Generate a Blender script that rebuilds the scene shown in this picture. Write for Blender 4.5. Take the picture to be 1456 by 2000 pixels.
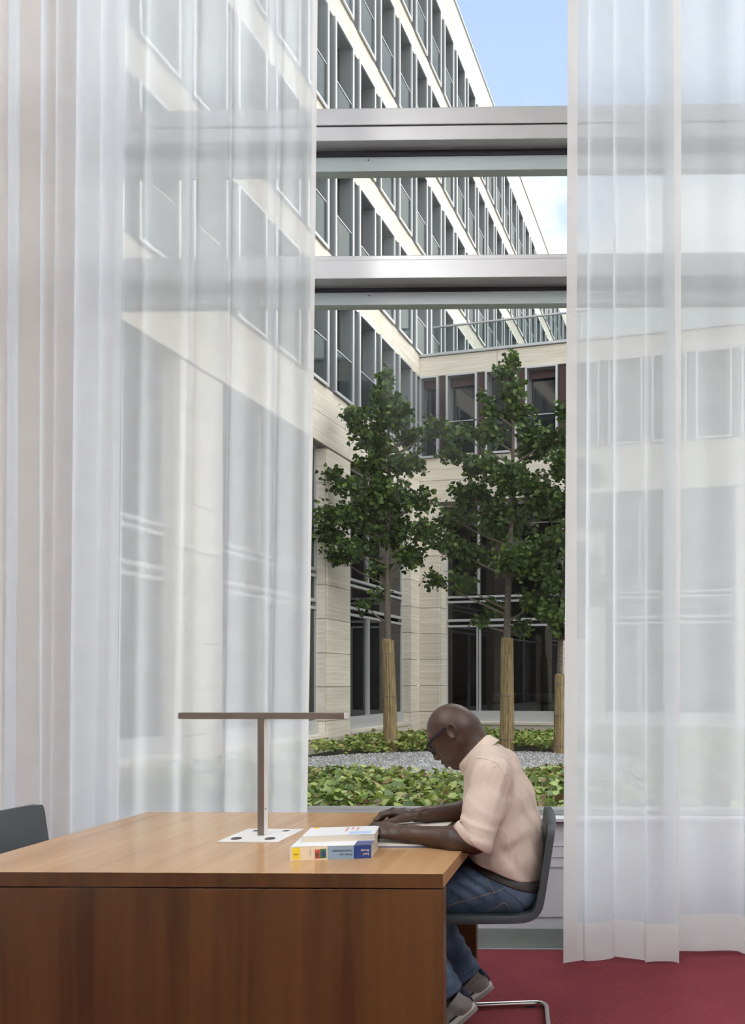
import bpy, math, random
import numpy as np
from mathutils import Matrix, Vector

for o in list(bpy.data.objects):
    bpy.data.objects.remove(o, do_unlink=True)
scene = bpy.context.scene
COL = scene.collection
PI = math.pi

# ------------------------------------------------------------------ camera
F, CX, CY, CAMZ = 1500.0, 1155.0, 1330.0, 1.31      # focal length and principal point in pixels of 1456x2000
YAW = 25.0 / 1500.0
cam_d = bpy.data.cameras.new('camera')
cam = bpy.data.objects.new('camera', cam_d)
COL.objects.link(cam)
cam.location = (0, 0, CAMZ)
cam.rotation_euler = (PI / 2, 0, YAW)
cam_d.sensor_fit = 'HORIZONTAL'
cam_d.sensor_width = 36
cam_d.lens = F * 36 / 1456
cam_d.shift_x = (728 - CX) / 1456
cam_d.shift_y = (CY - 1000) / 1456
cam_d.clip_end = 400
scene.camera = cam

# ------------------------------------------------------------------ look
vs = scene.view_settings
vs.view_transform = 'Standard'
vs.look = 'None'
vs.gamma = 1
vs.use_curve_mapping = False
vs.exposure = 0.2
scene.cycles.transparent_max_bounces = 24
scene.cycles.max_bounces = 8
scene.cycles.diffuse_bounces = 5
scene.cycles.sample_clamp_indirect = 6.0

# ------------------------------------------------------------------ sky
world = bpy.data.worlds.new('sky')
scene.world = world
world.use_nodes = True
nt = world.node_tree
nt.nodes.clear()
def N(t, ty, **kw):
    n = t.nodes.new(ty)
    for k, v in kw.items():
        setattr(n, k, v)
    return n
def ramp(t, stops, interp='LINEAR'):
    r = N(t, 'ShaderNodeValToRGB')
    r.color_ramp.interpolation = interp
    els = r.color_ramp.elements
    while len(els) < len(stops):
        els.new(0.5)
    for e, (p, c) in zip(els, stops):
        e.position = p
        e.color = (c[0], c[1], c[2], 1)
    return r
wo = N(nt, 'ShaderNodeOutputWorld')
bg = N(nt, 'ShaderNodeBackground')
bg.inputs['Strength'].default_value = 1.13
tc = N(nt, 'ShaderNodeTexCoord')
sep = N(nt, 'ShaderNodeSeparateXYZ')
nt.links.new(tc.outputs['Generated'], sep.inputs[0])
blue = ramp(nt, [(0.0, (0.80, 0.87, 0.97)), (0.45, (0.54, 0.67, 0.92)), (0.65, (0.44, 0.58, 0.84)), (1.0, (0.36, 0.50, 0.82))])
nt.links.new(sep.outputs['Z'], blue.inputs[0])
nz = N(nt, 'ShaderNodeTexNoise')
nz.inputs['Scale'].default_value = 3.2
nz.inputs['Detail'].default_value = 7
nz.inputs['Roughness'].default_value = 0.55
mp = N(nt, 'ShaderNodeMapping')
mp.inputs['Scale'].default_value = (1, 1, 1.9)
mp.inputs['Location'].default_value = (0.35, 0.1, 0.2)
nt.links.new(tc.outputs['Generated'], mp.inputs[0])
nt.links.new(mp.outputs[0], nz.inputs['Vector'])
# cloud cover thins out with height
thin = N(nt, 'ShaderNodeMapRange')
thin.inputs['From Min'].default_value = 0.44
thin.inputs['From Max'].default_value = 0.64
thin.inputs['To Min'].default_value = 0.26
thin.inputs['To Max'].default_value = -0.22
nt.links.new(sep.outputs['Z'], thin.inputs['Value'])
add = N(nt, 'ShaderNodeMath', operation='ADD')
nt.links.new(nz.outputs['Fac'], add.inputs[0])
nt.links.new(thin.outputs[0], add.inputs[1])
cr = ramp(nt, [(0.46, (0, 0, 0)), (0.60, (1, 1, 1))])
nt.links.new(add.outputs[0], cr.inputs[0])
mx = N(nt, 'ShaderNodeMixRGB')
nt.links.new(cr.outputs[0], mx.inputs['Fac'])
nt.links.new(blue.outputs[0], mx.inputs['Color1'])
mx.inputs['Color2'].default_value = (1.05, 1.05, 1.06, 1)
nt.links.new(mx.outputs[0], bg.inputs['Color'])
nt.links.new(bg.outputs[0], wo.inputs['Surface'])

# hazy sun from high on the right
sd = bpy.data.lights.new('hazy_sun', 'SUN')
sd.energy = 5.5
sd.angle = math.radians(125)
sd.color = (1.0, 0.96, 0.90)
sun = bpy.data.objects.new('hazy_sun', sd)
COL.objects.link(sun)
sun.rotation_euler = Vector((-0.42, -0.12, -0.85)).to_track_quat('-Z', 'Y').to_euler()

ROOM_FILL = 285.0      # watts of each added fill uplighter

# ------------------------------------------------------------------ helpers
CA, SA = math.cos(YAW), math.sin(YAW)
def W(xc, d, z=0.0):
    return Vector((xc * CA - d * SA, xc * SA + d * CA, z))
def Q(px, py, d):
    return W((px - CX) * d / F, d, CAMZ - (py - CY) * d / F)

def tag(o, label=None, cat=None, group=None, kind=None):
    if label: o['label'] = label
    if cat: o['category'] = cat
    if group: o['group'] = group
    if kind: o['kind'] = kind
    return o

def empty(name, loc=(0, 0, 0), rz=0.0, parent=None):
    o = bpy.data.objects.new(name, None)
    COL.objects.link(o)
    o.location = loc
    o.rotation_euler = (0, 0, rz)
    o.empty_display_size = 0.1
    if parent: o.parent = parent
    return o

def link(name, me, parent=None, loc=(0, 0, 0), rot=(0, 0, 0), scale=None):
    o = bpy.data.objects.new(name, me)
    COL.objects.link(o)
    o.location = loc
    o.rotation_euler = rot
    if scale: o.scale = scale
    if parent: o.parent = parent
    return o

def to_mesh(name, v, f, mat=None, smooth=False, uv=None):
    me = bpy.data.meshes.new(name)
    me.from_pydata([tuple(p) for p in v], [], [tuple(q) for q in f])
    if mat: me.materials.append(mat)
    if smooth:
        me.polygons.foreach_set('use_smooth', [True] * len(me.polygons))
    me.update()
    return me

class MB:
    def __init__(s):
        s.v, s.f = [], []
    def add(s, v, f):
        n = len(s.v)
        s.v += [tuple(p) for p in v]
        s.f += [tuple(i + n for i in q) for q in f]
        return s
    def box(s, x0, x1, y0, y1, z0, z1):
        v = [(x0, y0, z0), (x1, y0, z0), (x1, y1, z0), (x0, y1, z0), (x0, y0, z1), (x1, y0, z1), (x1, y1, z1), (x0, y1, z1)]
        return s.add(v, [(0, 3, 2, 1), (4, 5, 6, 7), (0, 1, 5, 4), (1, 2, 6, 5), (2, 3, 7, 6), (3, 0, 4, 7)])
    def tube(s, pts, r, n=12, cap=True):
        pts = [Vector(p) for p in pts]
        rs = r if isinstance(r, (list, tuple)) else [r] * len(pts)
        rings = []
        nrm = None
        for i, p in enumerate(pts):
            t = (pts[min(i + 1, len(pts) - 1)] - pts[max(i - 1, 0)]).normalized()
            if nrm is None:
                a = Vector((0, 0, 1)) if abs(t.z) < 0.9 else Vector((1, 0, 0))
                nrm = t.cross(a).normalized()
            nrm = (nrm - t * nrm.dot(t)).normalized()
            b = t.cross(nrm)
            rings.append([p + (nrm * math.cos(2 * PI * k / n) + b * math.sin(2 * PI * k / n)) * rs[i] for k in range(n)])
        v = [q for ring in rings for q in ring]
        f = []
        for i in range(len(pts) - 1):
            for k in range(n):
                f.append((i * n + k, i * n + (k + 1) % n, (i + 1) * n + (k + 1) % n, (i + 1) * n + k))
        if cap:
            f.append(tuple(reversed(range(n))))
            f.append(tuple((len(pts) - 1) * n + k for k in range(n)))
        return s.add(v, f)
    def mesh(s, name, mat, smooth=False):
        return to_mesh(name, s.v, s.f, mat, smooth)
    def build(s, name, mat, parent=None, loc=(0, 0, 0), rot=(0, 0, 0), smooth=False, bevel=0.0):
        o = link(name, s.mesh(name, mat, smooth), parent, loc, rot)
        if bevel:
            m = o.modifiers.new('bevel', 'BEVEL')
            m.width = bevel
            m.segments = 2
            m.limit_method = 'ANGLE'
        return o

def box(name, mat, x0, x1, y0, y1, z0, z1, parent=None, bevel=0.0, kind=None):
    """A box whose origin is its own middle."""
    c = ((x0 + x1) / 2, (y0 + y1) / 2, (z0 + z1) / 2)
    o = MB().box(x0 - c[0], x1 - c[0], y0 - c[1], y1 - c[1], z0 - c[2], z1 - c[2]).build(name, mat, parent, c, bevel=bevel)
    if kind: o['kind'] = kind
    return o

_bc = {}
def shared_box(name, mat, x0, x1, y0, y1, z0, z1, parent):
    key = (name, mat.name, round(x1 - x0, 4), round(y1 - y0, 4), round(z1 - z0, 4))
    if key not in _bc:
        a, b, c = (x1 - x0) / 2, (y1 - y0) / 2, (z1 - z0) / 2
        _bc[key] = MB().box(-a, a, -b, b, -c, c).mesh(name, mat)
    return link(name, _bc[key], parent, ((x0 + x1) / 2, (y0 + y1) / 2, (z0 + z1) / 2))

# ------------------------------------------------------------------ materials
def mat_new(name):
    m = bpy.data.materials.new(name)
    m.use_nodes = True
    t = m.node_tree
    b = t.nodes['Principled BSDF']
    return m, t, b
def rgb(r, g, b):
    f = lambda c: (c / 255 / 12.92) if c / 255 <= 0.04045 else ((c / 255 + 0.055) / 1.055) ** 2.4
    return (f(r), f(g), f(b), 1)
def plain(name, col, rough=0.5, metal=0.0, spec=0.5, noise=0.0, nscale=40.0, bump=0.0):
    m, t, b = mat_new(name)
    b.inputs['Roughness'].default_value = rough
    b.inputs['Metallic'].default_value = metal
    b.inputs['Specular IOR Level'].default_value = spec
    b.inputs['Base Color'].default_value = col
    if noise or bump:
        c = N(t, 'ShaderNodeTexCoord')
        n = N(t, 'ShaderNodeTexNoise')
        n.inputs['Scale'].default_value = nscale
        n.inputs['Detail'].default_value = 5
        t.links.new(c.outputs['Object'], n.inputs['Vector'])
        if noise:
            r = ramp(t, [(0.3, [x * (1 - noise) for x in col[:3]]), (0.7, [min(1, x * (1 + noise)) for x in col[:3]])])
            t.links.new(n.outputs['Fac'], r.inputs[0])
            t.links.new(r.outputs[0], b.inputs['Base Color'])
        if bump:
            bp = N(t, 'ShaderNodeBump')
            bp.inputs['Strength'].default_value = bump
            bp.inputs['Distance'].default_value = 0.01
            t.links.new(n.outputs['Fac'], bp.inputs['Height'])
            t.links.new(bp.outputs[0], b.inputs['Normal'])
    return m

def travertine(name, dark, light):
    m, t, b = mat_new(name)
    b.inputs['Roughness'].default_value = 0.75
    c = N(t, 'ShaderNodeTexCoord')
    oi = N(t, 'ShaderNodeObjectInfo')
    mp = N(t, 'ShaderNodeMapping')
    mp.inputs['Scale'].default_value = (0.55, 0.55, 14.0)
    t.links.new(c.outputs['Object'], mp.inputs[0])
    n = N(t, 'ShaderNodeTexNoise', noise_dimensions='4D')
    n.inputs['Scale'].default_value = 1.3
    n.inputs['Detail'].default_value = 8
    n.inputs['Roughness'].default_value = 0.62
    mul = N(t, 'ShaderNodeMath', operation='MULTIPLY')
    mul.inputs[1].default_value = 60
    t.links.new(oi.outputs['Random'], mul.inputs[0])
    t.links.new(mul.outputs[0], n.inputs['W'])
    t.links.new(mp.outputs[0], n.inputs['Vector'])
    r = ramp(t, [(0.28, dark), (0.5, [(a + bb) / 2 for a, bb in zip(dark, light)]), (0.68, light)])
    t.links.new(n.outputs['Fac'], r.inputs[0])
    hv = N(t, 'ShaderNodeHueSaturation')
    mr = N(t, 'ShaderNodeMapRange')
    mr.inputs['To Min'].default_value = 0.92
    mr.inputs['To Max'].default_value = 1.06
    t.links.new(oi.outputs['Random'], mr.inputs['Value'])
    t.links.new(mr.outputs[0], hv.inputs['Value'])
    t.links.new(r.outputs[0], hv.inputs['Color'])
    t.links.new(hv.outputs[0], b.inputs['Base Color'])
    return m

def wood(name, dark, light, axis, rough, leaf=0.0, leaf_axis=0):
    """Veneer: fine grain drawn out along one axis; veneer leaves of their own tone."""
    m, t, b = mat_new(name)
    c = N(t, 'ShaderNodeTexCoord')
    sc = [26.0, 26.0, 26.0]
    sc[axis] = 1.1
    mp = N(t, 'ShaderNodeMapping')
    mp.inputs['Scale'].default_value = sc
    t.links.new(c.outputs['Object'], mp.inputs[0])
    n = N(t, 'ShaderNodeTexNoise')
    n.inputs['Scale'].default_value = 1.0
    n.inputs['Detail'].default_value = 9
    n.inputs['Roughness'].default_value = 0.6
    n.inputs['Distortion'].default_value = 0.25
    t.links.new(mp.outputs[0], n.inputs['Vector'])
    sc2 = [5.0, 5.0, 5.0]
    sc2[axis] = 0.7
    mp2 = N(t, 'ShaderNodeMapping')
    mp2.inputs['Scale'].default_value = sc2
    t.links.new(c.outputs['Object'], mp2.inputs[0])
    n2 = N(t, 'ShaderNodeTexNoise')
    n2.inputs['Scale'].default_value = 1.0
    n2.inputs['Detail'].default_value = 3
    n2.inputs['Distortion'].default_value = 0.6
    t.links.new(mp2.outputs[0], n2.inputs['Vector'])
    mixf = N(t, 'ShaderNodeMath', operation='MULTIPLY_ADD')
    mixf.inputs[1].default_value = 0.5
    half = N(t, 'ShaderNodeMath', operation='MULTIPLY')
    half.inputs[1].default_value = 0.5
    t.links.new(n2.outputs['Fac'], half.inputs[0])
    t.links.new(n.outputs['Fac'], mixf.inputs[0])
    t.links.new(half.outputs[0], mixf.inputs[2])
    src = mixf.outputs[0]
    if leaf:
        s = N(t, 'ShaderNodeSeparateXYZ')
        t.links.new(c.outputs['Object'], s.inputs[0])
        dv = N(t, 'ShaderNodeMath', operation='DIVIDE')
        dv.inputs[1].default_value = leaf
        t.links.new(s.outputs[leaf_axis], dv.inputs[0])
        fl = N(t, 'ShaderNodeMath', operation='FLOOR')
        t.links.new(dv.outputs[0], fl.inputs[0])
        wn = N(t, 'ShaderNodeTexWhiteNoise', noise_dimensions='1D')
        t.links.new(fl.outputs[0], wn.inputs['W'])
        ad = N(t, 'ShaderNodeMath', operation='MULTIPLY_ADD')
        ad.inputs[1].default_value = 0.12
        t.links.new(wn.outputs['Value'], ad.inputs[0])
        sb = N(t, 'ShaderNodeMath', operation='SUBTRACT')
        sb.inputs[1].default_value = 0.06
        t.links.new(src, sb.inputs[0])
        t.links.new(sb.outputs[0], ad.inputs[2])
        src = ad.outputs[0]
    r = ramp(t, [(0.34, dark), (0.66, light)])
    t.links.new(src, r.inputs[0])
    t.links.new(r.outputs[0], b.inputs['Base Color'])
    b.inputs['Roughness'].default_value = rough
    b.inputs['Specular IOR Level'].default_value = 0.5
    return m

def glass(name, tint, gloss, rough=0.0):
    """Thin pane: lets light straight through, mirrors a little more at a slant."""
    m = bpy.data.materials.new(name)
    m.use_nodes = True
    t = m.node_tree
    t.nodes.clear()
    o = N(t, 'ShaderNodeOutputMaterial')
    tr = N(t, 'ShaderNodeBsdfTransparent')
    tr.inputs['Color'].default_value = tint
    g = N(t, 'ShaderNodeBsdfGlossy')
    g.inputs['Roughness'].default_value = rough
    fr = N(t, 'ShaderNodeFresnel')
    fr.inputs['IOR'].default_value = 1.45
    mu = N(t, 'ShaderNodeMath', operation='MULTIPLY')
    mu.inputs[1].default_value = gloss
    mu.use_clamp = True
    mix = N(t, 'ShaderNodeMixShader')
    t.links.new(fr.outputs[0], mu.inputs[0])
    t.links.new(mu.outputs[0], mix.inputs[0])
    t.links.new(tr.outputs[0], mix.inputs[1])
    t.links.new(g.outputs[0], mix.inputs[2])
    t.links.new(mix.outputs[0], o.inputs[0])
    return m

def sheer(name, clear, trans, col=(0.92, 0.95, 0.985, 1)):
    """Voile: part open weave, part thread that scatters light to both sides."""
    m = bpy.data.materials.new(name)
    m.use_nodes = True
    t = m.node_tree
    t.nodes.clear()
    o = N(t, 'ShaderNodeOutputMaterial')
    tp = N(t, 'ShaderNodeBsdfTransparent')
    tl = N(t, 'ShaderNodeBsdfTranslucent')
    df = N(t, 'ShaderNodeBsdfDiffuse')
    tl.inputs['Color'].default_value = col
    df.inputs['Color'].default_value = col
    m1 = N(t, 'ShaderNodeMixShader')
    m1.inputs[0].default_value = trans
    m2 = N(t, 'ShaderNodeMixShader')
    c = N(t, 'ShaderNodeTexCoord')
    n = N(t, 'ShaderNodeTexNoise')
    n.inputs['Scale'].default_value = 9
    n.inputs['Detail'].default_value = 8
    mr = N(t, 'ShaderNodeMapRange')
    mr.inputs['To Min'].default_value = clear - 0.05
    mr.inputs['To Max'].default_value = clear + 0.05
    t.links.new(c.outputs['Object'], n.inputs['Vector'])
    t.links.new(n.outputs['Fac'], mr.inputs['Value'])
    t.links.new(mr.outputs[0], m2.inputs[0])
    t.links.new(df.outputs[0], m1.inputs[1])
    t.links.new(tl.outputs[0], m1.inputs[2])
    t.links.new(m1.outputs[0], m2.inputs[1])
    t.links.new(tp.outputs[0], m2.inputs[2])
    t.links.new(m2.outputs[0], o.inputs[0])
    return m

def leafy(name, stops, rough=0.45, trans=0.25):
    """Leaf colour from a per-leaf random number stored on the mesh or the object."""
    m, t, b = mat_new(name)
    at = N(t, 'ShaderNodeAttribute', attribute_name='leaf_tone')
    oi = N(t, 'ShaderNodeObjectInfo')
    ad = N(t, 'ShaderNodeMath', operation='ADD')
    t.links.new(at.outputs['Fac'], ad.inputs[0])
    t.links.new(oi.outputs['Random'], ad.inputs[1])
    fr = N(t, 'ShaderNodeMath', operation='FRACT')
    t.links.new(ad.outputs[0], fr.inputs[0])
    r = ramp(t, stops)
    t.links.new(fr.outputs[0], r.inputs[0])
    t.links.new(r.outputs[0], b.inputs['Base Color'])
    b.inputs['Roughness'].default_value = rough
    tl = N(t, 'ShaderNodeBsdfTranslucent')
    t.links.new(r.outputs[0], tl.inputs['Color'])
    mix = N(t, 'ShaderNodeMixShader')
    mix.inputs[0].default_value = trans
    t.links.new(b.outputs[0], mix.inputs[1])
    t.links.new(tl.outputs[0], mix.inputs[2])
    t.links.new(mix.outputs[0], t.nodes['Material Output'].inputs[0])
    return m

M = {}
M['stone'] = travertine('travertine', (0.52, 0.455, 0.36), (0.75, 0.69, 0.60))
M['joint'] = plain('stone_joint', (0.30, 0.26, 0.21, 1), 0.9)
M['alu'] = plain('brushed_aluminium', (0.47, 0.465, 0.46, 1), 0.40, 0.8)
M['sash'] = plain('grey_green_lacquer', (0.36, 0.41, 0.40, 1), 0.4)
M['alu_dark'] = plain('grey_bronze_metal', (0.16, 0.145, 0.13, 1), 0.45, 0.3)
M['facade_frame'] = plain('anodised_window_metal', (0.56, 0.57, 0.58, 1), 0.45, 0.55)
M['reveal'] = plain('grey_reveal_metal', (0.20, 0.215, 0.225, 1), 0.5, 0.2)
M['red_panel'] = plain('oxblood_panel', (0.055, 0.018, 0.02, 1), 0.35)
M['pane'] = plain('dark_window_pane', (0.018, 0.021, 0.024, 1), 0.06, 0.0, 0.9)
M['shop_pane'] = glass('tinted_pane', (0.45, 0.47, 0.47, 1), 1.6)
M['rail_glass'] = glass('balustrade_glass', (0.74, 0.78, 0.78, 1), 0.15)
M['near_glass'] = glass('window_glass', (0.97, 0.985, 0.98, 1), 0.22)
M['voile'] = sheer('sheer_voile', 0.22, 0.78)
M['voile_hem'] = sheer('doubled_voile', 0.10, 0.55, (0.92, 0.90, 0.88, 1))
M['wall_beige'] = plain('beige_plaster', (0.40, 0.27, 0.18, 1), 0.85, noise=0.04, nscale=6)
M['wall_white'] = plain('white_plaster', (0.74, 0.73, 0.72, 1), 0.85, noise=0.03, nscale=8)
M['panel_white'] = plain('pale_grey_lacquer', (0.62, 0.62, 0.64, 1), 0.4)
M['black'] = plain('black_gasket', (0.008, 0.008, 0.012, 1), 0.5)
M['soil'] = plain('dark_soil', (0.035, 0.028, 0.018, 1), 0.95, noise=0.5, nscale=14)
M['grille'] = plain('grille_metal', (0.36, 0.38, 0.37, 1), 0.4, 0.6)
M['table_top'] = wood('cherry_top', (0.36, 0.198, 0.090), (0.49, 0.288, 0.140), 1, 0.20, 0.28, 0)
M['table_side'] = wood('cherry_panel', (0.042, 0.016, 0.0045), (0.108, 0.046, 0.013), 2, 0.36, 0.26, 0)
M['lamp'] = plain('bronze_aluminium', (0.20, 0.17, 0.14, 1), 0.35, 0.8)
M['lamp_plate'] = plain('white_coated_steel', (0.74, 0.72, 0.70, 1), 0.4)
M['dark'] = plain('dark_plastic', (0.02, 0.02, 0.022, 1), 0.4)
M['chair'] = plain('slate_chair_shell', (0.042, 0.05, 0.056, 1), 0.42, noise=0.05, nscale=60)
M['chrome'] = plain('satin_steel', (0.62, 0.60, 0.58, 1), 0.2, 1.0)
M['diffuser'] = plain('lamp_diffuser', (0.9, 0.9, 0.88, 1), 0.5)

# carpet
m, t, b = mat_new('red_carpet')
c = N(t, 'ShaderNodeTexCoord')
n1 = N(t, 'ShaderNodeTexNoise')
n1.inputs['Scale'].default_value = 260
n1.inputs['Detail'].default_value = 2
n2 = N(t, 'ShaderNodeTexNoise')
n2.inputs['Scale'].default_value = 4
t.links.new(c.outputs['Object'], n1.inputs['Vector'])
t.links.new(c.outputs['Object'], n2.inputs['Vector'])
r = ramp(t, [(0.3, (0.105, 0.017, 0.023)), (0.7, (0.22, 0.044, 0.052))])
av = N(t, 'ShaderNodeMath', operation='MULTIPLY_ADD')
av.inputs[1].default_value = 0.8
hf = N(t, 'ShaderNodeMath', operation='MULTIPLY')
hf.inputs[1].default_value = 0.2
t.links.new(n2.outputs['Fac'], hf.inputs[0])
t.links.new(n1.outputs['Fac'], av.inputs[0])
t.links.new(hf.outputs[0], av.inputs[2])
t.links.new(av.outputs[0], r.inputs[0])
t.links.new(r.outputs[0], b.inputs['Base Color'])
b.inputs['Roughness'].default_value = 0.95
b.inputs['Specular IOR Level'].default_value = 0.15
bp = N(t, 'ShaderNodeBump')
bp.inputs['Strength'].default_value = 0.5
bp.inputs['Distance'].default_value = 0.004
t.links.new(n1.outputs['Fac'], bp.inputs['Height'])
t.links.new(bp.outputs[0], b.inputs['Normal'])
M['carpet'] = m

# ------------------------------------------------------------------ the room
XL, XR, YB, CEIL = -3.6, 3.3, -5.0, 5.9
YW = 4.06                                     # room side of the parapet
def struct(o, label=None):
    o['kind'] = 'structure'
    if label: o['label'] = label
    return o
struct(box('floor', M['carpet'], XL, XR, YB, 3.735, -0.12, 0.0), 'red woven carpet floor of the reading room')
struct(box('ceiling', M['wall_white'], XL, XR, YB, 4.4, CEIL, CEIL + 0.2), 'white plaster ceiling of the tall room')
struct(box('wall_left', M['wall_white'], XL - 0.2, XL, YB, 4.4, -0.12, CEIL), 'white side wall on the left')
struct(box('wall_right', M['wall_white'], XR, XR + 0.2, YB, 4.4, -0.12, CEIL), 'white side wall')
struct(box('wall_back', M['wall_white'], XL, XR, YB - 0.2, YB, -0.12, CEIL), 'white wall behind the camera')
WXL = -2.83                                   # left jamb of the big window
struct(box('wall_front', M['wall_beige'], XL, WXL, YW, 4.4, -0.12, CEIL), 'beige pier beside the tall window')

# parapet below the window
par = struct(empty('trim_1', (0, YW, 0)), 'pale grey lacquered parapet panelling below the window')
def pp(name, z0, z1, y0=0.0, mat='panel_white'):
    return box(name, M[mat], WXL, XR, y0, 0.25, z0, z1, par)
pp('plinth', -0.12, 0.058, 0.012)
pp('panel', 0.062, 0.325, 0.0)
pp('rail', 0.328, 0.378, -0.010)
pp('rail', 0.381, 0.432, -0.018)
pp('panel', 0.435, 0.565, 0.0)

# convector grille in the floor
gr = struct(empty('trim_2', (0, 3.735, 0)), 'metal convector grille of fine slats along the window')
box('trough', M['alu_dark'], WXL, XR, 0.012, YW - 3.735, -0.12, -0.05, gr)
box('edge_bar', M['grille'], WXL, XR, 0.0, 0.012, -0.12, 0.004, gr)
for i in range(20):
    y = 0.020 + i * 0.0155
    shared_box('slat', M['grille'], WXL, XR, y, y + 0.0055, -0.012, 0.0, gr)

# the tall window
win = struct(empty('window_1', (0, YW, 0)), 'tall fixed window with two broad aluminium transoms')
box('sill', M['panel_white'], WXL, XR, -0.05, 0.25, 0.572, 0.592, win, bevel=0.003)
box('bottom_frame', M['alu'], WXL, XR, 0.05, 0.16, 0.595, 0.62, win)
box('gasket', M['black'], WXL, XR, -0.044, 0.2, 0.5655, 0.572, win)
def transom(zt, zb, groove, gz0, gz1, zlow, yfront, yback):
    T = empty('transom', (0, 0, 0), 0, win)
    if groove:
        box('upper_bar', M['alu'], WXL, XR, yfront, yback, groove + 0.004, zt, T, bevel=0.004)
        box('groove', M['black'], WXL, XR, yfront + 0.018, yback, groove - 0.004, groove + 0.004, T)
        box('lower_bar', M['alu'], WXL, XR, yfront, yback, zb, groove - 0.004, T, bevel=0.003)
    else:
        a = zt - (zt - zb) * 0.22
        box('upper_bar', M['alu'], WXL, XR, yfront + 0.008, yback, a, zt, T, bevel=0.004)
        box('lower_bar', M['alu'], WXL, XR, yfront, yback, zb, a, T, bevel=0.003)
    box('gasket', M['black'], WXL, XR, yback, yback + 0.05, gz1, zb + 0.02, T)
    box('sash_rail', M['sash'], WXL, XR, yback + 0.008, yback + 0.065, zlow, gz1, T)
    for x in (-1.26, -0.17, 1.0):
        box('screw', M['dark'], x - 0.003, x + 0.003, yback + 0.006, yback + 0.010, gz1 - 0.02, gz1 - 0.014, T)
    return T
transom(4.31, 4.139, 4.217, 0, 4.112, 4.037, -0.06, 0.02)
transom(3.542, 3.417, None, 0, 3.398, 3.332, -0.06, 0.04)
for z0, z1 in ((0.62, 3.34), (3.53, 4.04), (4.30, CEIL)):
    box('glass_pane', M['near_glass'], WXL, XR, 0.075, 0.085, z0, z1, win)
box('jamb', M['alu'], WXL, WXL + 0.06, -0.03, 0.16, 0.592, CEIL, win)
box('jamb', M['alu'], XR - 0.06, XR, -0.03, 0.16, 0.592, CEIL, win)

# unseen uplighters added to brighten the room: they wash the ceiling
for i, (x, y, rz, lab) in enumerate(((XL, -2.6, 0, 'added fill uplighter on the left side wall, out of view'), (XR, -2.6, PI, 'added fill uplighter on the right side wall, out of view'),
                                     (XL, 0.4, 0, 'added fill uplighter on the left side wall nearer the window, out of view'), (XR, 0.4, PI, 'added fill uplighter on the right side wall nearer the window, out of view'))):
    o = empty('fill_uplighter', (x, y, 4.3), rz)
    tag(o, lab, 'fill light', 'added fill uplighters on the side walls')
    mb = MB()
    mb.box(0.0, 0.32, -0.75, 0.75, 0.0, 0.02)
    mb.box(0.30, 0.32, -0.75, 0.75, 0.02, 0.14)
    mb.box(0.0, 0.02, -0.75, 0.75, 0.02, 0.14)
    mb.box(0.02, 0.30, -0.75, -0.73, 0.02, 0.14)
    mb.box(0.02, 0.30, 0.73, 0.75, 0.02, 0.14)
    mb.build('tray', M['alu'], o)
    ld = bpy.data.lights.new('fill_light', 'AREA')
    ld.shape = 'RECTANGLE'
    ld.size, ld.size_y = 0.2, 1.4
    ld.energy = ROOM_FILL
    ld.color = (0.91, 0.965, 1.0)
    lo = bpy.data.objects.new('fill_light', ld)
    COL.objects.link(lo)
    lo.parent = o
    lo.location = (0.16, 0, 0.06)
    lo.rotation_euler = (PI, 0, 0)

# sky portal in the window opening (guides sampling, adds no light)
ld = bpy.data.lights.new('window_portal', 'AREA')
ld.shape = 'RECTANGLE'
ld.size, ld.size_y = XR - WXL, CEIL - 0.6
lo = bpy.data.objects.new('window_portal', ld)
COL.objects.link(lo)
lo.location = ((XR + WXL) / 2, YW + 0.3, (CEIL + 0.6) / 2)
lo.rotation_euler = (-PI / 2, 0, 0)
ld.cycles.is_portal = True

# ================================================================== COURTYARD
CORN = (-4.913, 22.0)                         # inner corner of the two facades, camera frame
GZ = -0.22                                    # garden level
L_DIR = math.atan2(0.9887, 0.1496) + YAW
R_DIR = math.atan2(-0.2265, 0.974) + YAW
lb = empty('office_building', W(*CORN), L_DIR)
tag(lb, 'tall travertine office block with rows of deep metal framed windows', 'building')
rb = empty('office_wing', W(*CORN), R_DIR)
tag(rb, 'low travertine wing with glass balustrade on its roof edge behind the trees', 'building')

# --- one window unit of the upper floors (frame, pane, balustrade share their meshes)
UW, UH = 0.89, 2.33
def unit_meshes(w, h):
    e, y0, y1 = 0.055, -0.07, 0.30
    f = MB()
    lin = MB()
    for q_, ya, yb in ((f, y0, y0 + 0.035), (lin, y0 + 0.035, y1)):
        q_.box(0, e, ya, yb, 0, h)
        q_.box(w - e, w, ya, yb, 0, h)
        q_.box(e, w - e, ya, yb, h - e, h)
        q_.box(e, w - e, ya, yb, 0, e)
    c = MB()
    a0, a1, b0, b1 = e, w - e, e, h - e
    t = 0.045
    for x0, x1, z0, z1 in ((a0, a0 + t, b0, b1), (a1 - t, a1, b0, b1), (a0 + t, a1 - t, b1 - t, b1), (a0 + t, a1 - t, b0, b0 + t)):
        c.box(x0, x1, 0.22, 0.27, z0, z1)
    p = MB().box(e, w - e, 0.25, 0.262, e, h - e)
    g = MB().box(e + 0.01, w - e - 0.01, -0.03, -0.018, e, 0.98)
    r = MB().box(e, w - e, -0.035, -0.012, 0.98, 1.0)
    return (f.mesh('window_frame', M['facade_frame']), c.mesh('casement', M['alu_dark']), p.mesh('pane', M['pane']),
            g.mesh('balustrade_glass', M['rail_glass']), r.mesh('balustrade_rail', M['facade_frame']), lin.mesh('reveal_lining', M['reveal']))
UM = unit_meshes(UW, UH)
UM2 = unit_meshes(0.93, UH)
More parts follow.
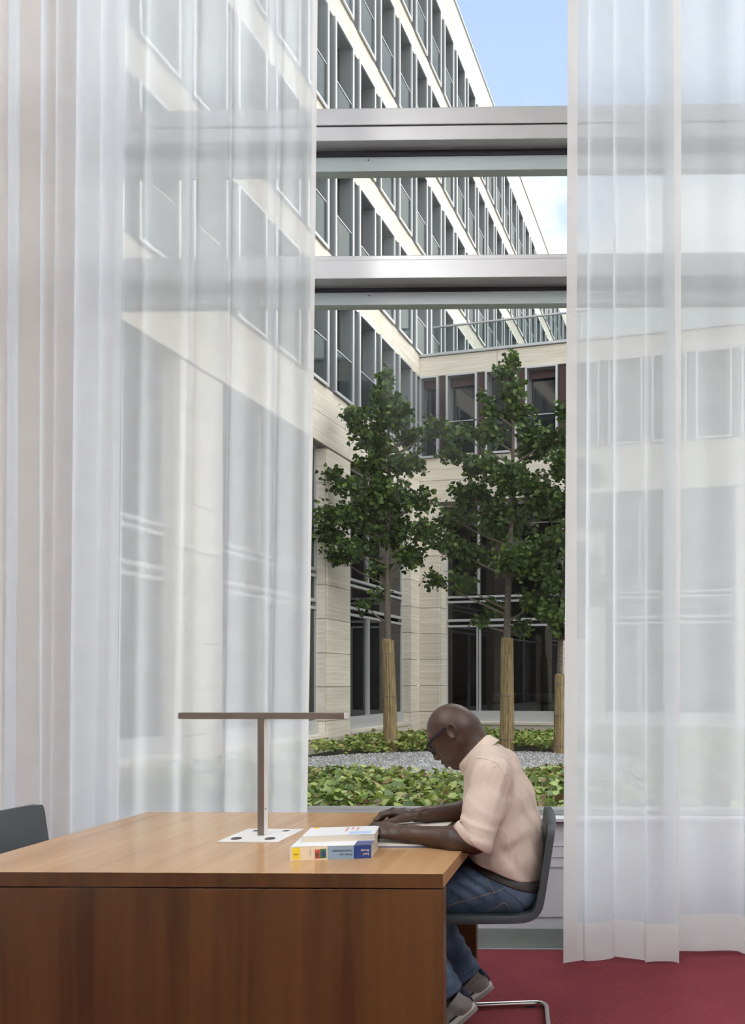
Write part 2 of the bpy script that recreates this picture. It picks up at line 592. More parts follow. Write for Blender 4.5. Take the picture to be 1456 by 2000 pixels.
UMH = unit_meshes(0.37, UH)
UMA = unit_meshes(0.58, UH)
blind = {}
def unit(parent, meshes, x, z, blind_w=0.0):
    f = link('window', meshes[0], parent, (x, 0, z))
    link('casement', meshes[1], f)
    link('reveal_lining', meshes[5], f)
    link('pane', meshes[2], f)
    link('balustrade_glass', meshes[3], f)
    link('balustrade_rail', meshes[4], f)
    if blind_w:
        key = round(blind_w, 3)
        if key not in blind:
            blind[key] = MB().box(0.06, blind_w - 0.06, 0.15, 0.17, UH - 0.28, UH - 0.055).mesh('roller_blind', M['red_panel'])
        link('roller_blind', blind[key], f)
    return f

ROW0, STOREY = 7.665, 2.98
COLS = [(-5.148 + 1.183 * k) for k in range(-7, 26)]
S0, S1 = -13.75, 24.6
J = 0.006
def slab(parent, x0, x1, z0, z1, y0=0.0, th=0.06):
    return shared_box('stone_slab', M['stone'], round(x0 + J, 4), round(x1 - J, 4), y0, y0 + th, round(z0 + J, 4), round(z1 - J, 4), parent)

# left block: core, upper rows, bands
core = MB()
core.box(S0, 0.3, 0.062, 0.36, 6.42, 7.64)
for r in range(5):
    zt = ROW0 + UH + STOREY * r
    core.box(S0, S1, 0.062, 0.30, zt - 0.02, zt + STOREY - UH + 0.02 if r < 4 else 23.4)
core.box(S0, S1, 0.30, 0.5, 6.42, 23.4)
core.build('wall_core', M['joint'], lb)
for r in range(5):
    z = ROW0 + STOREY * r
    for x in COLS:
        if r == 0 and x > -0.6:
            continue
        unit(lb, UM, x, z)
        g0, g1 = x + UW, x + 1.183
        if not (r == 0 and g1 > -0.3):
            shared_box('infill_panel', M['alu_dark'], g0 + 0.01, g1 - 0.01, 0.06, 0.10, z, z + UH, lb)
    if r == 0:
        unit(lb, UMH, COLS[0] + 1.183 * 11, z)
        shared_box('infill_panel', M['alu_dark'], COLS[0] + 1.183 * 10 + UW + 0.01, COLS[0] + 1.183 * 11 - 0.01, 0.06, 0.10, z, z + UH, lb)
    zt = z + UH
    h = STOREY - UH
    if r < 4:
        x = S0
        while x < S1 - 0.1:
            x1 = min(x + 2.366, S1)
            if not (r == 0 and x > 0):
                slab(lb, x, x1, zt, zt + h)
            x = x1
    else:
        x = S0
        while x < S1 - 0.1:
            x1 = min(x + 2.366, S1)
            slab(lb, x, x1, zt, zt + 0.75)
            slab(lb, x, x1, zt + 0.75, zt + 1.5)
            x = x1
box('roof_coping', M['facade_frame'], S0, S1, -0.03, 0.6, 23.50, 23.55, lb)

# ground floor of both blocks
def big_window(parent, x0, x1, recess, z0=0.16, z1=6.4):
    fmul = 0.4 if parent is lb else 0.28
    w = empty('tall_window', (x0, recess, 0), 0, parent)
    wd = x1 - x0
    fr = MB()
    fr.box(0, 0.06, 0, 0.1, z0, z1)
    fr.box(wd - 0.06, wd, 0, 0.1, z0, z1)
    fr.box(0.06, wd - 0.06, 0, 0.1, z1 - 0.06, z1)
    fr.box(0.06, wd - 0.06, -0.02, 0.1, 0.40, 0.46)
    fr.build('frame', M['facade_frame'], w)
    for a, b_ in ((3.56, 3.62), (3.70, 3.76), (2.86, 2.92), (3.02, 3.09)):
        shared_box('transom', M['facade_frame'], 0.06, wd - 0.06, -0.03, 0.08, a, b_, w)
    for fx in (fmul,):
        shared_box('mullion', M['facade_frame'], wd * fx - 0.06, wd * fx - 0.015, -0.02, 0.09, 0.46, 2.86, w)
        shared_box('mullion', M['facade_frame'], wd * fx + 0.015, wd * fx + 0.06, -0.02, 0.09, 0.46, 2.86, w)
        shared_box('mullion', M['facade_frame'], wd * fx - 0.03, wd * fx + 0.03, -0.02, 0.09, 3.76, z1 - 0.06, w)
    for a, b_ in ((0.46, 2.86), (3.09, 3.56), (3.76, z1 - 0.06)):
        shared_box('pane', M['shop_pane'], 0.06, wd - 0.06, 0.04, 0.05, a, b_, w)
    box('sill_panel', M['facade_frame'], 0.0, wd, -0.05, 0.02, z0, 0.40, w)
    box('stone_sill', M['stone'], -0.0, wd, -recess - 0.04, 0.0, z0 - 0.07, z0, w)
    return w

def ground_floor(parent, openings, x_start, x_end, recess, ztop):
    edges = [x_start] + [e for o in openings for e in o] + [x_end]
    piers = [(edges[i], edges[i + 1]) for i in range(0, len(edges), 2)]
    CH = 0.74
    n = 9
    cores = MB()
    for a, b_ in piers:
        if b_ - a < 0.05:
            continue
        for q in range(n):
            z0, z1 = -0.30 + q * CH, -0.30 + (q + 1) * CH
            z1 = min(z1, 6.4)
            if z1 - z0 > 0.05:
                slab(parent, a, b_, z0, z1)
        cores.box(a + 0.02, b_ - 0.02, 0.061, recess + 0.1, -0.3, 6.4)
    for a, b_ in openings:
        for q in range(n):
            z0, z1 = max(-0.30 + q * CH, 0.16), min(-0.30 + (q + 1) * CH, 6.4)
            if z1 - z0 > 0.05:
                for xx in (a, b_ - 0.02):
                    shared_box('reveal_slab', M['stone'], xx, xx + 0.02, 0.062, recess + 0.06, z0 + J, z1 - J, parent)
        slab(parent, a, b_, -0.30, 0.09)
        cores.box(a, b_, 0.061, recess, -0.3, 0.085)
        cores.box(a, b_, 0.061, recess + 0.1, 6.401, 6.43)
        big_window(parent, a, b_, recess)
    x = x_start
    while x < x_end - 0.05:
        x1 = min(x + 2.34, x_end)
        slab(parent, x, x1, 6.4, 7.02)
        slab(parent, x, x1, 7.02, ztop)
        x = x1
    cores.build('pier_core', M['joint'], parent)
op_l = [((d0 - 22) * 1.0114, (d1 - 22) * 1.0114) for d0, d1 in ((8.38, 12.0), (13.06, 16.68), (17.74, 21.36))]
ground_floor(lb, op_l, S0, 0.0, 0.25, ROW0 - 0.01)
op_r = [(0.62 + 4.68 * i, 4.24 + 4.68 * i) for i in range(3)]
RX1 = 15.0
ground_floor(rb, op_r, -0.05, RX1, 0.42, ROW0 - 0.01)

# wing: upper row, parapet, terrace balustrade
c2 = MB()
c2.box(0.0, RX1, 0.062, 0.5, 6.42, 7.64)
c2.box(0.0, RX1, 0.30, 0.5, 7.6, 10.4)
c2.box(0.0, RX1, 0.062, 0.5, ROW0 + UH - 0.02, 10.55)
c2.build('wall_core', M['joint'], rb)
unit(rb, UMA, 0.02, ROW0, 0.58)
shared_box('infill_panel', M['red_panel'], 0.61, 0.83, 0.05, 0.09, ROW0, ROW0 + UH, rb)
for i in range(12):
    x = 0.834 + 1.176 * i
    unit(rb, UM2, x, ROW0, 0.93 if i % 3 != 1 else 0.0)
    shared_box('infill_panel', M['red_panel'], x + 0.94, x + 1.166, 0.05, 0.09, ROW0, ROW0 + UH, rb)
x = 0.0
while x < RX1 - 0.05:
    x1 = min(x + 2.35, RX1)
    slab(rb, x, x1, ROW0 + UH, 10.56)
    x = x1
box('roof_coping', M['facade_frame'], 0.0, RX1, -0.05, 0.4, 10.57, 10.64, rb)
box('terrace_deck', M['joint'], 0.0, RX1, 0.4, 9.0, 10.4, 10.5, rb)
x = 0.35
while x < RX1 - 0.2:
    x1 = min(x + 2.2, RX1)
    shared_box('balustrade_glass', M['rail_glass'], x + 0.01, x1 - 0.01, 0.16, 0.18, 10.62, 11.45, rb)
    x = x1
box('handrail', M['facade_frame'], 0.35, RX1, 0.14, 0.20, 11.45, 11.49, rb)

# rooms seen through the ground floor windows
dk = plain('dim_interior', (0.10, 0.085, 0.075, 1), 0.8)
wd_int = plain('interior_wood', (0.22, 0.11, 0.045, 1), 0.6)
for parent, x0, x1, rec in ((lb, S0, 0.35, 0.40), (rb, 0.35, RX1, 0.6)):
    mb = MB()
    mb.box(x0, x1, 3.4, 3.5, -0.2, 6.4)
    mb.box(x0, x1, rec, 3.4, 6.44, 6.5)
    mb.box(x0, x1, rec, 3.4, -0.2, 0.02)
    mb.box(x0 - 0.02, x0, rec, 3.4, -0.2, 6.4)
    mb.box(x1, x1 + 0.02, rec, 3.4, -0.2, 6.4)
    mb.build('interior_shell', dk, parent)
box('interior_counter', wd_int, -13.0, 0.0, 1.6, 2.2, 0.02, 0.95, lb)
# low shelf with archive boxes behind the wing's window
shelf = empty('low_shelf', rb.matrix_basis @ Vector((0, 0, 0)), R_DIR)
tag(shelf, 'low dark shelf behind the ground floor window of the travertine wing', 'shelf')
wdk = plain('dark_shelf_wood', (0.05, 0.03, 0.02, 1), 0.6)
for z in (0.36, 0.70, 1.04):
    shared_box('board', wdk, 1.75, 4.2, 1.05, 1.45, z - 0.02, z, shelf)
shared_box('upright', wdk, 1.72, 1.75, 1.05, 1.45, 0.02, 1.04, shelf)
shared_box('upright', wdk, 4.2, 4.23, 1.05, 1.45, 0.02, 1.04, shelf)
bxm = MB().box(-0.17, 0.17, -0.15, 0.15, 0, 0.24).mesh('archive_box', plain('pale_card', (0.78, 0.75, 0.70, 1), 0.7))
lid = MB().box(-0.175, 0.175, -0.155, 0.155, 0.19, 0.25).mesh('lid', plain('pale_card_lid', (0.82, 0.80, 0.76, 1), 0.7))
for z, nm in ((0.36, 'lower'), (0.70, 'upper')):
    for i in range(6):
        p = Vector((1.98 + i * 0.395, 1.22, z + 0.001))
        o = link('archive_box', bxm, None, Matrix.LocRotScale(W(*CORN), Matrix.Rotation(R_DIR, 3, 'Z'), None) @ p, (0, 0, R_DIR))
        link('lid', lid, o)
        tag(o, '%s pale card archive box from the left in the %s row of the low shelf' % (('first', 'second', 'third', 'fourth', 'fifth', 'sixth')[i], nm), 'box', 'archive boxes on the %s board' % nm)
shelf.location = W(*CORN)

# garden ground
struct(box('courtyard_ground', M['soil'], -16, 14, 4.45, 40, GZ - 0.3, GZ), 'dark planted soil of the courtyard')

# --- gravel bed
rnd = random.Random(5)
gc = W((905 - CX) / F * 14.2, 13.75)
GRX, GRY = 3.7, 2.68
gbm = MB()
ring = []
for k in range(64):
    a = 2 * PI * k / 64
    ring.append((math.cos(a) * GRX, math.sin(a) * GRY, 0.0))
gbm.add(ring + [(x * 0.97, y * 0.97, 0.03) for x, y, z in ring] + [(0, 0, 0.035)],
        [(k, (k + 1) % 64, 64 + (k + 1) % 64, 64 + k) for k in range(64)] + [(64 + k, 64 + (k + 1) % 64, 128) for k in range(64)])
gv = empty('gravel_bed', (gc.x, gc.y, GZ))
tag(gv, 'pale grey gravel bed around the young trees', 'gravel', kind='stuff')
gbm.build('gravel_base', plain('gravel_base', (0.22, 0.215, 0.21, 1), 0.9, noise=0.4, nscale=30), gv)
stm = MB()
oct_f = [(0, 2, 4), (2, 1, 4), (1, 3, 4), (3, 0, 4), (2, 0, 5), (1, 2, 5), (3, 1, 5), (0, 3, 5)]
for _ in range(9000):
    rr, a = math.sqrt(rnd.random()), rnd.random() * 2 * PI
    x, y = math.cos(a) * GRX * rr * 0.98, math.sin(a) * GRY * rr * 0.98
    s = rnd.uniform(0.012, 0.03)
    q = Matrix.Rotation(rnd.random() * 6, 3, 'Z') @ Matrix.Rotation(rnd.random() * 2, 3, 'X')
    vv = [q @ Vector(p) for p in ((s, 0, 0), (-s * 0.8, 0, 0), (0, s * 0.7, 0), (0, -s * 0.9, 0), (0, 0, s * 0.6), (0, 0, -s * 0.6))]
    stm.add([(p.x + x, p.y + y, p.z + 0.037) for p in vv], oct_f)
me = stm.mesh('pebbles', None)
gm = leafy('gravel_stone', [(0.0, (0.16, 0.155, 0.15)), (0.5, (0.33, 0.325, 0.315)), (1.0, (0.50, 0.49, 0.48))], 0.8, 0.0)
me.materials.append(gm)
at = me.attributes.new('leaf_tone', 'FLOAT', 'FACE')
at.data.foreach_set('value', np.repeat(np.random.RandomState(2).rand(9000), 8).astype(np.float32))
o = link('pebbles', me, gv)
o['kind'] = 'stuff'

# --- leaves as one mesh of many
def leaf_cloud(name, pts, outline, mat, parent, seed, loc=(0, 0, 0)):
    """pts: list of (pos, size, rotation matrix); outline: leaf vertices around a stalk point at the origin, faces."""
    lv, lf = outline
    lv = np.array(lv)
    n = len(pts)
    pos = np.array([p[0] for p in pts])
    siz = np.array([p[1] for p in pts])
    rot = np.array([p[2] for p in pts])
    V = np.einsum('nij,kj->nki', rot, lv) * siz[:, None, None] + pos[:, None, :]
    kk = len(lv)
    lfa = np.array(lf)
    Fc = (lfa[None] + (np.arange(n) * kk)[:, None, None]).reshape(-1, 3)
    me = bpy.data.meshes.new(name)
    me.vertices.add(n * kk)
    me.vertices.foreach_set('co', V.reshape(-1).astype(np.float32))
    nf = len(Fc)
    me.loops.add(nf * 3)
    me.loops.foreach_set('vertex_index', Fc.reshape(-1).astype(np.int32))
    me.polygons.add(nf)
    me.polygons.foreach_set('loop_start', (np.arange(nf) * 3).astype(np.int32))
    me.polygons.foreach_set('loop_total', np.full(nf, 3, np.int32))
    me.polygons.foreach_set('use_smooth', np.ones(nf, bool))
    me.update(calc_edges=True)
    at = me.attributes.new('leaf_tone', 'FLOAT', 'FACE')
    at.data.foreach_set('value', np.repeat(np.random.RandomState(seed).rand(n), len(lf)).astype(np.float32))
    me.materials.append(mat)
    o = link(name, me, parent, loc)
    o['kind'] = 'stuff'
    return o
def rotm(r, tilt_max, droop=0.0):
    z = r.random() * 2 * PI
    x = r.gauss(0, tilt_max) + droop
    y = r.gauss(0, tilt_max)
    return np.array(Matrix.Rotation(z, 3, 'Z') @ Matrix.Rotation(x, 3, 'X') @ Matrix.Rotation(y, 3, 'Y'))

_ho = [(0, 0, 0.0), (0.16, -0.10, 0.02), (0.36, -0.06, 0.05), (0.50, 0.12, 0.04), (0.52, 0.34, 0.02), (0.44, 0.58, -0.01), (0.26, 0.82, -0.06), (0, 1.04, -0.15),
       (-0.26, 0.82, -0.06), (-0.44, 0.58, -0.01), (-0.52, 0.34, 0.02), (-0.50, 0.12, 0.04), (-0.36, -0.06, 0.05), (-0.16, -0.10, 0.02)]
HEART = (_ho + [(0, 0.40, -0.07)], [(i, (i + 1) % 14, 14) for i in range(14)])
GINKGO = ([(0, 0, 0), (0.50, 0.42, 0.06), (0.46, 0.80, 0.0), (0.12, 0.86, -0.06), (0, 0.70, -0.05), (-0.12, 0.86, -0.06), (-0.46, 0.80, 0.0), (-0.50, 0.42, 0.06)],
          [(0, 1, 2), (0, 2, 3), (0, 3, 4), (0, 4, 5), (0, 5, 6), (0, 6, 7)])
m_cover = leafy('ground_cover_leaf', [(0.0, (0.06, 0.095, 0.017)), (0.3, (0.13, 0.19, 0.033)), (0.6, (0.23, 0.29, 0.062)), (0.85, (0.37, 0.41, 0.14)), (0.93, (0.24, 0.16, 0.07)), (1.0, (0.14, 0.08, 0.04))], 0.42, 0.22)
m_dry = leafy('dry_stem', [(0.0, (0.10, 0.06, 0.03)), (1.0, (0.26, 0.19, 0.10))], 0.8, 0.1)

def in_gravel(x, y, grow=1.0):
    return ((x - gc.x) / (GRX * grow)) ** 2 + ((y - gc.y) / (GRY * grow)) ** 2 < 1
from mathutils import noise as mnoise
def hgt(x, y):
    n = mnoise.noise(Vector((x * 0.9, y * 0.9, 3.1))) * 0.10 + mnoise.noise(Vector((x * 2.6, y * 2.6, 7.7))) * 0.06
    return GZ + 0.24 + n
r1 = random.Random(11)
front, back, twigs = [], [], []
near_leaf = []
def camd(x, y):                                # distance along the view and pixel column
    d = -x * SA + y * CA
    xc = x * CA + y * SA
    return d, CX + F * xc / max(d, 0.1)
for _ in range(85000):
    y = 4.6 + r1.random() ** 1.3 * 15.5
    x = r1.uniform(-0.80, 0.28) * (y + 1.0)
    d, px = camd(x, y)
    dens = 1.0 if 560 < px < 1140 else 0.35
    if r1.random() > dens or in_gravel(x, y, 0.97 + 0.05 * mnoise.noise(Vector((x * 2, y * 2, 0)))):
        continue
    # stay in front of the two facades
    pl = Vector((x, y, 0)) - W(*CORN)
    s_in = -math.sin(L_DIR) * pl.x + math.cos(L_DIR) * pl.y
    r_in = -math.sin(R_DIR) * pl.x + math.cos(R_DIR) * pl.y
    if s_in > -0.15 or r_in > -0.15:
        continue
    z = hgt(x, y) + r1.uniform(-0.12, 0.05)
    far = y > gc.y
    size = (r1.uniform(0.055, 0.115) if d < 9.5 else r1.uniform(0.05, 0.09)) if not far else r1.uniform(0.06, 0.11)
    item = ((x, y, z), size, rotm(r1, 0.5, 0.15))
    if not far and 590 < px < 1110 and 6.0 < d < 10.0 and z > hgt(x, y) - 0.03 and len(near_leaf) < 300 and r1.random() < 0.25:
        near_leaf.append(item)
    else:
        (back if far else front).append(item)
    if r1.random() < 0.10:
        twigs.append((x, y, z))
cover = empty('ground_cover', (0, 0, 0))
tag(cover, 'broad heart-leaved green ground cover between the window and the gravel bed', 'plants', kind='stuff')
leaf_cloud('foliage', front, HEART, m_cover, cover, 3)
tw = MB()
for (x, y, z) in twigs:
    if y > gc.y: continue
    a = r1.random() * 2 * PI
    l_ = r1.uniform(0.05, 0.16)
    p0 = Vector((x, y, z - 0.08))
    p1 = p0 + Vector((math.cos(a) * l_ * 0.6, math.sin(a) * l_ * 0.6, l_))
    tw.tube([p0, p1], 0.004, 3, False)
o = tw.build('dry_stems', plain('dry_stems', (0.20, 0.13, 0.07, 1), 0.8), cover)
o['kind'] = 'stuff'
hm = to_mesh('leaf', HEART[0], HEART[1], m_cover, True)
at = hm.attributes.new('leaf_tone', 'FLOAT', 'FACE')
for p, s, R_ in near_leaf:
    o = bpy.data.objects.new('leaf', hm)
    COL.objects.link(o)
    o.parent = cover
    o.matrix_local = Matrix.LocRotScale(Vector(p), Matrix(R_.tolist()), Vector((s, s, s)))
cover2 = empty('ground_cover', (0, 0, 0))
tag(cover2, 'low light green ground cover growing along the foot of the travertine facades', 'plants', kind='stuff')
m_cover2 = leafy('low_cover_leaf', [(0.0, (0.10, 0.16, 0.025)), (0.4, (0.22, 0.30, 0.055)), (0.75, (0.36, 0.42, 0.12)), (1.0, (0.30, 0.22, 0.09))], 0.5, 0.22)
leaf_cloud('foliage', back, HEART, m_cover2, cover2, 4)

# --- trees
m_bark = plain('grey_bark', (0.10, 0.08, 0.062, 1), 0.9, noise=0.45, nscale=25, bump=0.5)
m_gink = leafy('ginkgo_leaf', [(0.0, (0.017, 0.038, 0.005)), (0.45, (0.035, 0.074, 0.008)), (0.8, (0.068, 0.122, 0.013)), (1.0, (0.12, 0.17, 0.025))], 0.62, 0.30)
m_reed = bpy.data.materials.new('reed_mat')
m_reed, t, b = mat_new('reed_mat')
c = N(t, 'ShaderNodeTexCoord')
mp = N(t, 'ShaderNodeMapping')
mp.inputs['Scale'].default_value = (60, 60, 3)
n = N(t, 'ShaderNodeTexNoise')
n.inputs['Scale'].default_value = 1
n.inputs['Detail'].default_value = 5
t.links.new(c.outputs['Object'], mp.inputs[0])
t.links.new(mp.outputs[0], n.inputs['Vector'])
r = ramp(t, [(0.3, (0.085, 0.055, 0.022)), (0.55, (0.22, 0.155, 0.068)), (0.75, (0.38, 0.29, 0.15))])
t.links.new(n.outputs['Fac'], r.inputs[0])
t.links.new(r.outputs[0], b.inputs['Base Color'])
b.inputs['Roughness'].default_value = 0.75
def tree(px, py, d, top, trunk_r, wrap_top, wrap_r, blobs, label, seed, dens, crown_d=0.0, lean=0.0):
    rr = random.Random(seed)
    base = Q(px, py, d)
    base.z = GZ
    T = empty('ginkgo_tree', base)
    tag(T, label, 'tree', 'young trees in the gravel bed')
    P = lambda x, y, dd: Q(x, y, d + dd) - base
    topp = P(top[0], top[1], crown_d)
    pts, rad = [], []
    for i in range(14):
        u = i / 13
        w = Vector((math.sin(u * 7 + seed) * 0.035, math.cos(u * 5 + seed) * 0.03, 0)) * (u * (1 - u) * 4)
        pts.append(Vector((topp.x * u, topp.y * u, topp.z * u)) + w)
        rad.append(trunk_r * (1 - 0.86 * u))
    MB().tube(pts, rad, 10).build('trunk', m_bark, T, smooth=True)
    def trunk_at(z):
        u = min(max(z / topp.z, 0), 1)
        k = min(int(u * 13), 12)
        return pts[k].lerp(pts[k + 1], u * 13 - k)
    leaves = []
    br = MB()
    ppm = F / d
    for bi, (bx, by, rx, ry) in enumerate(blobs):
        c = P(bx, by, crown_d + rr.uniform(-0.5, 0.5) * rx / ppm * 1.6)
        rxm, rym = rx / ppm, ry / ppm
        t0 = trunk_at(max(c.z - 0.35 * abs(c.x) - 0.25, topp.z * 0.30))
        mid = t0.lerp(c, 0.55) + Vector((0, 0, -0.05))
        br.tube([t0, mid, c], [0.030, 0.018, 0.007], 6, False)
        ntw = max(6, int(rx * ry / 30 * dens))
        for _ in range(ntw):
            v = Vector((rr.gauss(0, 1), rr.gauss(0, 1), rr.gauss(0, 1)))
            v = v.normalized() * (rr.random() ** 0.45)
            e = c + Vector((v.x * rxm, v.y * rxm * 1.1, v.z * rym))
            st = c.lerp(mid, rr.uniform(0, 0.5))
            br.tube([st, e], [0.006, 0.003], 3, False)
            for _ in range(rr.randint(7, 12)):
                q = rr.uniform(0.45, 1.08)
                lp = st.lerp(e, q) + Vector((rr.gauss(0, 0.05), rr.gauss(0, 0.05), rr.gauss(0, 0.05)))
                leaves.append(((lp.x, lp.y, lp.z), rr.uniform(0.075, 0.125), rotm(rr, 0.75, -0.5)))
    br.build('branches', m_bark, T)
    leaf_cloud('foliage', leaves, GINKGO, m_gink, T, seed)
    # reed wrap with wire ties
    wz = CAMZ - (wrap_top - CY) * d / F - GZ
    n = 36
    wb = MB()
    v, f = [], []
    for j in range(7):
        z = wz * j / 6 + (0.0 if j else -0.02)
        for k in range(n):
            a = 2 * PI * k / n
            rad_ = wrap_r * (1 + 0.05 * (k % 2) + 0.03 * math.sin(k * 2.1 + seed) - 0.18 * j / 6 + (0.015 * math.sin(j * 3 + k)))
            zz = z + (0.03 * math.sin(k * 5.3) if j == 6 else 0)
            cx_ = trunk_at(max(z, 0))
            v.append((cx_.x + math.cos(a) * rad_, cx_.y + math.sin(a) * rad_, zz))
    for j in range(6):
        for k in range(n):
            f.append((j * n + k, j * n + (k + 1) % n, (j + 1) * n + (k + 1) % n, (j + 1) * n + k))
    f.append(tuple(6 * n + k for k in range(n)))
    wb.add(v, f)
    wo_ = wb.build('trunk_wrap', m_reed, T)
    for fz in (0.12, 0.50, 0.88):
        cx_ = trunk_at(wz * fz)
        rg = [(cx_.x + math.cos(2 * PI * k / 24) * wrap_r * 1.06 * (1 - 0.18 * fz), cx_.y + math.sin(2 * PI * k / 24) * wrap_r * 1.06 * (1 - 0.18 * fz), wz * fz) for k in range(25)]
        MB().tube(rg, 0.007, 5, False).build('wire_tie', M['alu_dark'], wo_)
    return T
B1 = [(757, 735, 18, 24), (752, 775, 30, 30), (757, 815, 44, 34), (688, 808, 34, 24), (700, 835, 26, 20), (795, 800, 24, 16), (735, 865, 48, 36), (805, 850, 34, 26), (850, 835, 34, 22),
      (790, 905, 48, 32), (722, 905, 40, 28), (648, 922, 26, 12), (672, 945, 34, 18), (740, 960, 70, 44), (815, 975, 40, 30), (645, 1000, 36, 26), (690, 1010, 46, 30), (640, 1040, 36, 22),
      (760, 1035, 66, 46), (835, 1035, 40, 26), (690, 1070, 50, 28), (655, 1085, 36, 18), (800, 1085, 38, 30), (735, 1105, 30, 22), (740, 1160, 12, 10), (712, 1178, 14, 9)]
B2 = [(1003, 705, 20, 17), (985, 728, 22, 20), (1000, 765, 30, 34), (937, 772, 18, 8), (960, 795, 26, 20), (1012, 810, 44, 34), (955, 845, 44, 30), (895, 845, 34, 18), (880, 880, 30, 20),
      (1040, 865, 50, 40), (935, 905, 46, 32), (1075, 850, 34, 26), (1000, 935, 66, 44), (915, 965, 54, 30), (880, 1010, 40, 26), (980, 1015, 70, 50), (875, 1065, 46, 26), (1055, 960, 46, 50),
      (920, 1085, 46, 34), (1010, 1095, 64, 44), (850, 1130, 26, 18), (905, 1140, 36, 24), (1060, 1080, 44, 50), (965, 1180, 34, 20), (1050, 1170, 46, 36), (935, 1212, 22, 12), (1020, 1225, 26, 16)]
B3 = [(1105, 800, 24, 26), (1120, 850, 34, 34), (1095, 905, 34, 34), (1140, 920, 40, 40), (1105, 980, 40, 40), (1155, 1000, 40, 40), (1090, 1050, 34, 34), (1140, 1090, 46, 40), (1085, 1130, 36, 30), (1130, 1170, 46, 34),
      (1075, 1195, 40, 26), (1110, 1225, 36, 22), (1165, 1150, 34, 34)]
tree(763, 1470, 16.4, (756, 712), 0.095, 1250, 0.145, B1, 'leftmost young ginkgo tree with reed-wrapped trunk before the travertine corner', 21, 1.0)
tree(990, 1468, 16.4, (1003, 690), 0.105, 1247, 0.155, B2, 'tallest ginkgo tree with reed-wrapped trunk behind the reading man', 34, 1.0, 0.1)
tree(1092, 1474, 16.0, (1110, 790), 0.08, 1318, 0.115, B3, 'slim ginkgo tree with short reed wrap beside the right curtain edge', 47, 1.0, -0.2)

# ================================================================== CURTAINS
def catmull(P_, m):
    P_ = np.array(P_, float)
    Pp = np.vstack([2 * P_[0] - P_[1], P_, 2 * P_[-1] - P_[-2]])
    out = []
    for i in range(1, len(Pp) - 2):
        for k in range(m):
            t_ = k / m
            a, b_, c_, d_ = Pp[i - 1], Pp[i], Pp[i + 1], Pp[i + 2]
            out.append(0.5 * ((2 * b_) + (c_ - a) * t_ + (2 * a - 5 * b_ + 4 * c_ - d_) * t_ ** 2 + (3 * b_ - a - 3 * c_ + d_) * t_ ** 3))
    out.append(Pp[-2])
    return np.array(out)

